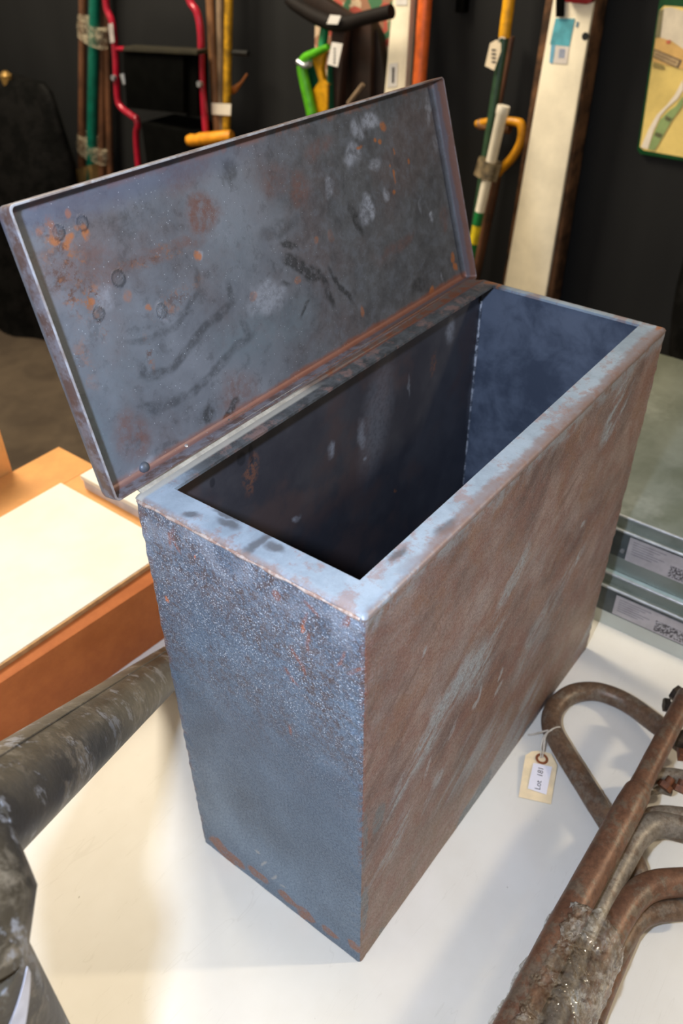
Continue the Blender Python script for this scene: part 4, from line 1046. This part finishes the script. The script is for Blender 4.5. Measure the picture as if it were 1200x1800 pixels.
# lettering strokes on the long tag
for k in range(5):
    a = onx(584 - k * 0.2 + 3, 84 + k * 6, 1.6945); b = onx(588 + 1, 88 + k * 6, 1.6945)
    box('lettering', (1.6941, min(a.y, b.y), min(a.z, b.z)), (1.6948, max(a.y, b.y), max(a.z, b.z)), M_INK, o, 0)
# shears
M_LIME = plain('lime_green_plastic', (86, 176, 24), 0.35); M_DGRN = plain('dark_green_plastic', (10, 84, 56), 0.4); M_TYEL = plain('tool_yellow', (224, 160, 22), 0.4)
SHR = thing('garden_tool', 'lime green and yellow long-handled garden tool below a green pole', 'garden tool', (1.72, 1.65, ZF))
sxx = 1.70
tube('lime_handle', [onx(577, 82, sxx), onx(560, 90, sxx), onx(536, 102, sxx), onx(531, 118, sxx), onx(537, 150, sxx), onx(547, 195, sxx), onx(552, 230, sxx)], [.008, .010, .012, .015, .016, .016, .016], M_LIME, SHR, 14, 6)
prism('yellow_body', [onx(546, 98, sxx + .012), onx(570, 86, sxx + .012), onx(564, 120, sxx + .012), onx(567, 140, sxx + .012), onx(575, 148, sxx + .012), onx(574, 200, sxx + .012), onx(555, 200, sxx + .012), onx(550, 158, sxx + .012), onx(560, 142, sxx + .012), onx(553, 120, sxx + .012)], (0.02, 0, 0), M_TYEL, SHR, 0.002)
prism('green_body', [onx(528, 106, sxx + .02), onx(548, 108, sxx + .02), onx(558, 130, sxx + .02), onx(560, 145, sxx + .02), onx(548, 158, sxx + .02), onx(574, 150, sxx + .02), onx(576, 92, sxx + .02), onx(580, 205, sxx + .02), onx(545, 205, sxx + .02)], (0.02, 0, 0), M_DGRN, SHR, 0.0)
tube('spring', [onx(523, 108, sxx - .01), onx(536, 116, sxx - .01), onx(545, 112, sxx - .01)], 0.008, M_RIV, SHR, 10, 3)
A1, A2 = onx(582, -40, 1.80), onx(566, 85, 1.745)
tube('green_shaft', [A1, A2], 0.013, plain('mid_green_paint', (10, 134, 76), 0.35), SHR, 14, 1)
fa = onx(570, 200, sxx + .03); tube('shaft', [fa, Vector((fa.x - .03, fa.y + .02, ZF + .002))], 0.012, M_DGRN, SHR, 12, 1)
tube('cream_grip', [onx(564, 14, 1.765), onx(568, -10, 1.78)], 0.013, plain('cream_grip', (196, 184, 156), 0.6), SHR, 12, 1)
# cream plank (narrow)
def strip(name, tl, tr, br, bl_, x, th, mat, parent=None, bev=0.002, ztop=1.1, zbot=ZF + 0.002):
    A, B, C_, D = onx(*tl, x), onx(*tr, x), onx(*br, x), onx(*bl_, x)
    def ext(p, q_, z): d = (q_ - p) / (q_.z - p.z); return p + d * (z - p.z)
    return prism(name, [ext(A, D, ztop), ext(B, C_, ztop), ext(B, C_, zbot), ext(A, D, zbot)], (th, 0, 0), mat, parent, bev)
M_PINE = plain('cream_painted_wood', (243, 230, 202), 0.6, 0, 0.05, 10, 0.3, 0.1)
NP = thing('narrow_board', 'narrow cream wooden board standing between floral cloth and orange pole', 'board', (1.8, 1.3, ZF))
strip('board', (690, 0), (721, 0), (712, 148), (676, 156), 1.79, 0.03, M_PINE, NP)
s_ = prism('sticker', [onx(684, 112, 1.7885), onx(699, 110, 1.7885), onx(697, 152, 1.7885), onx(680, 154, 1.7885)], (0.001, 0, 0), plain('white_tag', (224, 218, 210), 0.6), NP)
s_['label'] = 'white sticker'
box('lettering', (1.7880, onx(693, 120, 1.788).y, onx(690, 146, 1.788).z), (1.7886, onx(689, 120, 1.788).y, onx(690, 118, 1.788).z), M_INK, s_, 0)
prism('sticker', [onx(696, -12, 1.7885), onx(716, -12, 1.7885), onx(715, 9, 1.7885), onx(695, 9, 1.7885)], (0.001, 0, 0), plain('white_tag', (224, 218, 210), 0.6), NP)
pole('orange_pole', 'orange painted pole right of the narrow cream board', 'pole', (747, 0), (737, 140), 0.0185, M_ORP, 1.80, 1.78)
pole('dark_green_pole', 'thin dark green pole half hidden behind narrow cream board', 'pole', (727, 0), (720, 140), 0.010, plain('bottle_green_paint', (34, 84, 50), 0.4), 1.86, 1.85)

# yellow/green long pole with tag, white tube, D handle
LP = thing('long_reach_tool', 'dark green long-reach pole with yellow top section, leaning on wall', 'garden tool', (1.78, 0.9, ZF))
A1, A2 = onx(897, -20, 1.83), onx(886, 66, 1.825)
dA = A1 - A2
tube('yellow_section', [A2 + dA * 4, A2], 0.0150, plain('tool_yellow_deep', (228, 162, 20), 0.4), LP, 18, 1)
A3 = onx(852, 285, 1.79); A4 = onx(829, 440, 1.76)
tube('green_section', [A2, A3, A4], 0.0120, plain('dark_green_pole', (46, 74, 50), 0.35), LP, 18, 1)
g3 = A4 + (A4 - A3) * ((ZF + .002 - A4.z) / (A4.z - A3.z)); tube('green_section', [A4, g3], 0.012, plain('dark_green_pole', (46, 74, 50), 0.35), LP, 18, 1)
WT = thing('white_tube', 'white plastic tube taped to the dark green reach pole', 'tube', (1.75, 0.88, ZF))
B1, B2 = onx(885, 186, 1.765), onx(843, 372, 1.745)
tube('white_sleeve', [B1, B1.lerp(B2, .07), B1.lerp(B2, .08), B2], [.0165, .0165, .0145, .0130], plain('white_plastic', (236, 226, 206), 0.4, 0, 0.03), WT, 18, 1)
B3 = onx(838, 396, 1.742); tube('green_sleeve', [B2, B3], 0.0128, plain('bright_green_plastic', (14, 116, 54), 0.4), WT, 18, 1)
B4 = onx(832, 428, 1.738); tube('yellow_sleeve', [B3, B4], 0.0128, plain('lemon_plastic', (222, 196, 30), 0.4), WT, 18, 1)
B5 = B4 + (B4 - B2) * ((ZF + .002 - B4.z) / (B4.z - B2.z)); tube('green_sleeve', [B4, B5], 0.0122, plain('bright_green_plastic', (14, 116, 54), 0.4), WT, 18, 1)
tc1, tc2 = onx(862, 282, 1.765), onx(853, 312, 1.76)
tag(tube('tape_band', [tc1, tc2], [0.034, 0.034], plain('brown_tape', (136, 118, 88), 0.3, 0, 0.3, 60, 0.7), None, 24, 1, flat=0.8), 'clear brownish tape binding white tube to dark green pole', 'tape', 'tape bands on the poles')
SD = thing('spade', 'spade with yellow D-shaped handle behind the white tube', 'spade', (1.84, 0.9, ZF))
M_DY = plain('spade_yellow', (216, 146, 22), 0.4)
tube('handle_loop', [onx(838, 218, 1.84), onx(870, 212, 1.83), onx(905, 214, 1.83), onx(917, 222, 1.83), onx(915, 250, 1.83), onx(900, 277, 1.83), onx(880, 298, 1.83), onx(868, 312, 1.83)], [.010, .010, .011, .012, .012, .012, .012, .012], M_DY, SD, 14, 6)
tube('handle_grip', [onx(842, 218, 1.84), onx(896, 226, 1.84)], 0.014, M_WOODT, SD, 14, 1)
sA, sB = onx(872, 310, 1.83), onx(838, 470, 1.80)
tube('shaft', [sA, sB, sB + (sB - sA) * ((ZF + .002 - sB.z) / (sB.z - sA.z))], 0.0145, M_WOODB, SD, 14, 1)
pole('thin_brown_rod', 'thin brown rod right beside the dark green reach pole', 'rod', (893, 100), (878, 180), 0.007, M_WOODB, 1.865, 1.86, ztop=0.55)
tgp = [(852, 116), (861, 76), (872, 70), (880, 76), (880, 90), (868, 124)]
o = prism('paper_tag', [onx(x, y, 1.79) for x, y in tgp], (0.001, 0, 0), plain('cream_tag', (226, 208, 178), 0.6, 0, 0.03))
tag(o, 'cream paper tag tied below the yellow section of reach pole', 'tag')
for k in range(4):
    a = onx(864, 86 + k * 7, 1.7894); b = onx(871, 90 + k * 7, 1.7894)
    box('lettering', (1.7890, b.y, b.z), (1.7896, a.y, a.z), M_INK, o, 0)
tube('string', [onx(874, 74, 1.789), onx(880, 66, 1.80), onx(888, 68, 1.80)], 0.0015, M_STR, o, 6, 3)

# thick dark timber with a cream board in front
M_BARK = plain('dark_rough_timber', (112, 78, 52), 0.8, 0, 0.35, 18, 0.2, 0.8)
strip('timber_plank', (958, 0), (1050, 0), (972, 508), (884, 490), 1.815, 0.06, M_BARK, bev=0.004)
tag(bpy.data.objects['timber_plank'], 'thick dark brown timber plank standing behind the cream board', 'plank')
CRB = thing('cream_board', 'wide cream board with blue label leaning on dark timber', 'board', (1.8, 0.75, ZF))
strip('board', (972, 0), (1043, 0), (960, 508), (888, 490), 1.80, 0.012, M_PINE, CRB)
xl = 1.7985
bl_ = prism('sticker', [onx(976, 32, xl), onx(1010, 33, xl), onx(1000, 82, xl), onx(966, 78, xl)], (0.001, 0, 0), plain('blue_label', (92, 172, 186), 0.5, 0, 0.12, 30), CRB); bl_['label'] = 'pale blue printed label'
prism('lettering', [onx(976, 80, xl), onx(1000, 82, xl), onx(996, 113, xl), onx(972, 111, xl)], (0.0009, 0, 0), plain('pale_label', (216, 206, 196), 0.5, 0, .03), bl_)
prism('lettering', [onx(968, 78, xl), onx(976, 79, xl), onx(971, 112, xl), onx(965, 110, xl)], (0.0008, 0, 0), plain('blue_label_strip', (112, 170, 196), 0.5, 0, .06), bl_)
for k in range(5):
    prism('lettering', [onx(983 + k * 2.2, 86, xl - .0006), onx(984.2 + k * 2.2, 86, xl - .0006), onx(982.2 + k * 2.2, 102, xl - .0006), onx(981 + k * 2.2, 102, xl - .0006)], (0.0005, 0, 0), plain('blue_ink', (140, 156, 188), 0.5, 0, .03), bl_)
c_ = onx(1015, 43, xl); prism('lettering', [onx(1013, 38, xl), onx(1017, 39, xl), onx(1015, 48, xl), onx(1011, 47, xl)], (0.0008, 0, 0), plain('blue_spot', (110, 140, 156), 0.5), bl_)
c_ = onx(1028, 64, 1.7995); tube('knot_hole', [c_, c_ + Vector((0.004, 0, 0))], 0.0085, plain('dark_hole', (22, 24, 24), 0.8), CRB, 16, 1)
CL = thing('bar_clamp', 'dark red clamp with black strap at top of the cream board', 'clamp', (1.77, 0.75, 0.6))
prism('clamp_body', [onx(988, -40, 1.775), onx(1042, -40, 1.775), onx(1040, 4, 1.775), onx(1030, 8, 1.775), onx(992, 4, 1.775)], (0.02, 0, 0), plain('dark_red_plastic', (112, 8, 14), 0.35), CL, 0.003)
prism('strap', [onx(977, -40, 1.79), onx(992, -40, 1.79), onx(990, 30, 1.79), onx(976, 30, 1.79)], (0.006, 0, 0), M_BLK, CL, 0.001)

# sign on the wall
SX = 1.885
SGN = thing('wall_sign', 'green-edged yellow metal drinks sign hanging on the dark wall', 'sign', tuple(onx(1190, 140, SX)))
sl = lambda x, y, d=0: onx(x, y, SX - d)
M_SG = plain('sign_green', (8, 74, 34), 0.35)
def sline(y): # left edge x at y
    return 1157 + (1120 - 1157) * y / 262
prism('sign_panel', [sl(sline(-90) + 2, -90), sl(1330, -75), sl(1285, 297), sl(1124, 271), sl(1119, 262)], (0.008, 0, 0), M_SG, SGN, 0.002)
prism('sign_border', [sl(1167, 10, .001), sl(1300, 20, .001), sl(1275, 290, .001), sl(1131, 264, .001), sl(1124, 258, .001), sl(1159, 18, .001)], (0.0008, 0, 0), plain('sign_yellow', (238, 208, 122), 0.4, 0, 0.08, 10), SGN)['label'] = 'yellow printed field'
prism('cream_field', [sl(1166, 14, .0018), sl(1180, 13, .0018), sl(1200, 19, .0018), sl(1260, 26, .0018), sl(1250, 92, .0018), sl(1200, 86, .0018), sl(1180, 72, .0018), sl(1158, 66, .0018)], (0.0006, 0, 0), plain('sign_cream', (222, 208, 184), 0.4, 0, 0.04), SGN)
prism('olive_band', [sl(1158, 18, .0026), sl(1166, 16, .0026), sl(1160, 66, .0026), sl(1151, 66, .0026)], (0.0006, 0, 0), plain('sign_olive', (136, 126, 92), 0.4), SGN)  # printed olive band beside the cream field
prism('amber_band', [sl(1152, 68, .0026), sl(1160, 66, .0026), sl(1180, 73, .0026), sl(1200, 87, .0026), sl(1250, 100, .0026), sl(1246, 122, .0026), sl(1200, 122, .0026), sl(1146, 108, .0026)], (0.0006, 0, 0), plain('sign_amber', (222, 178, 108), 0.4, 0, 0.06), SGN)
prism('red_mark', [sl(1170, 72, .0034), sl(1178, 70, .0034), sl(1178, 77, .0034), sl(1171, 77, .0034)], (0.0006, 0, 0), plain('sign_red', (214, 116, 84), 0.4), SGN)
ban = [(1150, 86), (1198, 106), (1191, 120), (1148, 101)]
prism('banner_frame', [sl(x, y, .0034) for x, y in ban], (0.0006, 0, 0), plain('sign_brown', (112, 92, 76), 0.4), SGN)
prism('banner_field', [sl(x, y, .0042) for x, y in [(1151, 89), (1194, 107.5), (1189, 117), (1149, 99)]], (0.0006, 0, 0), plain('sign_tan', (206, 176, 130), 0.4), SGN)
for k in range(8):
    bx = 1153 + k * 4.5; by = 92.5 + k * 1.9
    prism('lettering', [sl(bx, by, .005), sl(bx + 2.4, by + 1, .005), sl(bx + 1.4, by + 6.5, .005), sl(bx - 0.8, by + 5.5, .005)], (0.0006, 0, 0), plain('sign_letter', (150, 122, 92), 0.4), SGN)
prism('caption', [sl(1148, 110, .0034), sl(1166, 116, .0034), sl(1168, 122, .0034), sl(1146, 118, .0034)], (0.0006, 0, 0), plain('sign_khaki', (166, 146, 88), 0.4), SGN)
prism('bottle_outline', [sl(1200, 158, .0026), sl(1190, 174, .0026), sl(1172, 190, .0026), sl(1160, 204, .0026), sl(1148, 230, .0026), sl(1138, 262, .0026), sl(1126, 259, .0026), sl(1140, 226, .0026), sl(1154, 202, .0026), sl(1172, 184, .0026), sl(1186, 166, .0026), sl(1200, 140, .0026)], (0.0006, 0, 0), plain('sign_white', (240, 226, 206), 0.4, 0, .03), SGN)
prism('bottle', [sl(1200, 168, .0034), sl(1188, 186, .0034), sl(1174, 196, .0034), sl(1160, 210, .0034), sl(1148, 236, .0034), sl(1139, 263, .0034), sl(1150, 264, .0034), sl(1162, 244, .0034), sl(1180, 212, .0034), sl(1200, 184, .0034)], (0.0006, 0, 0), plain('sign_bottle_green', (146, 166, 106), 0.4, 0, .05), SGN)
for a4 in ([(1170, 203), (1180, 209), (1176, 214), (1168, 210)], [(1152, 232), (1164, 236), (1160, 243), (1149, 238)]):
    prism('bottle_label', [sl(x, y, .0042) for x, y in a4], (0.0006, 0, 0), plain('sign_dark_olive', (108, 108, 72), 0.4), SGN)

# dark sack low on the right, small black fixing on the wall
dk = thing('black_sack', 'black sack standing against the wall at the right edge', 'sack', (1.72, 0.2, ZF))
V, Fc = [], []
prof = [(onx(1196, 430, 1.66), .04), (onx(1188, 460, 1.66), .07), (onx(1176, 510, 1.66), .10), (onx(1168, 560, 1.66), .11), (onx(1164, 630, 1.66), .11)]
pr = [(p.z, p.y, d) for p, d in prof]; pr.append((ZF + .004, pr[-1][1] + .02, .12))
cy = onx(1196, 430, 1.66).y - 0.13
for z, yl, dep in pr:
    for j in range(36):
        a = 2 * math.pi * j / 36; k = 1 + 0.05 * math.sin(6 * a + z * 8)
        V.append((1.72 + dep * math.sin(a) * k, cy + (yl - cy) * math.cos(a), z))
for i in range(len(pr) - 1):
    for j in range(36): Fc.append((i * 36 + j, i * 36 + (j + 1) % 36, (i + 1) * 36 + (j + 1) % 36, (i + 1) * 36 + j))
Fc += [tuple(range(36)), tuple(range((len(pr) - 1) * 36, len(pr) * 36))]
autosmooth(mesh('sack_body', V, Fc, M_CLOTH, dk), 60)
p = onx(814, 6, 1.89)
tag(box('wall_bracket', (1.872, p.y - .013, p.z - .02), (1.8995, p.y + .013, p.z + .06), M_BLK, None, .003), 'small black bracket on the dark wall above the lid corner', 'bracket')
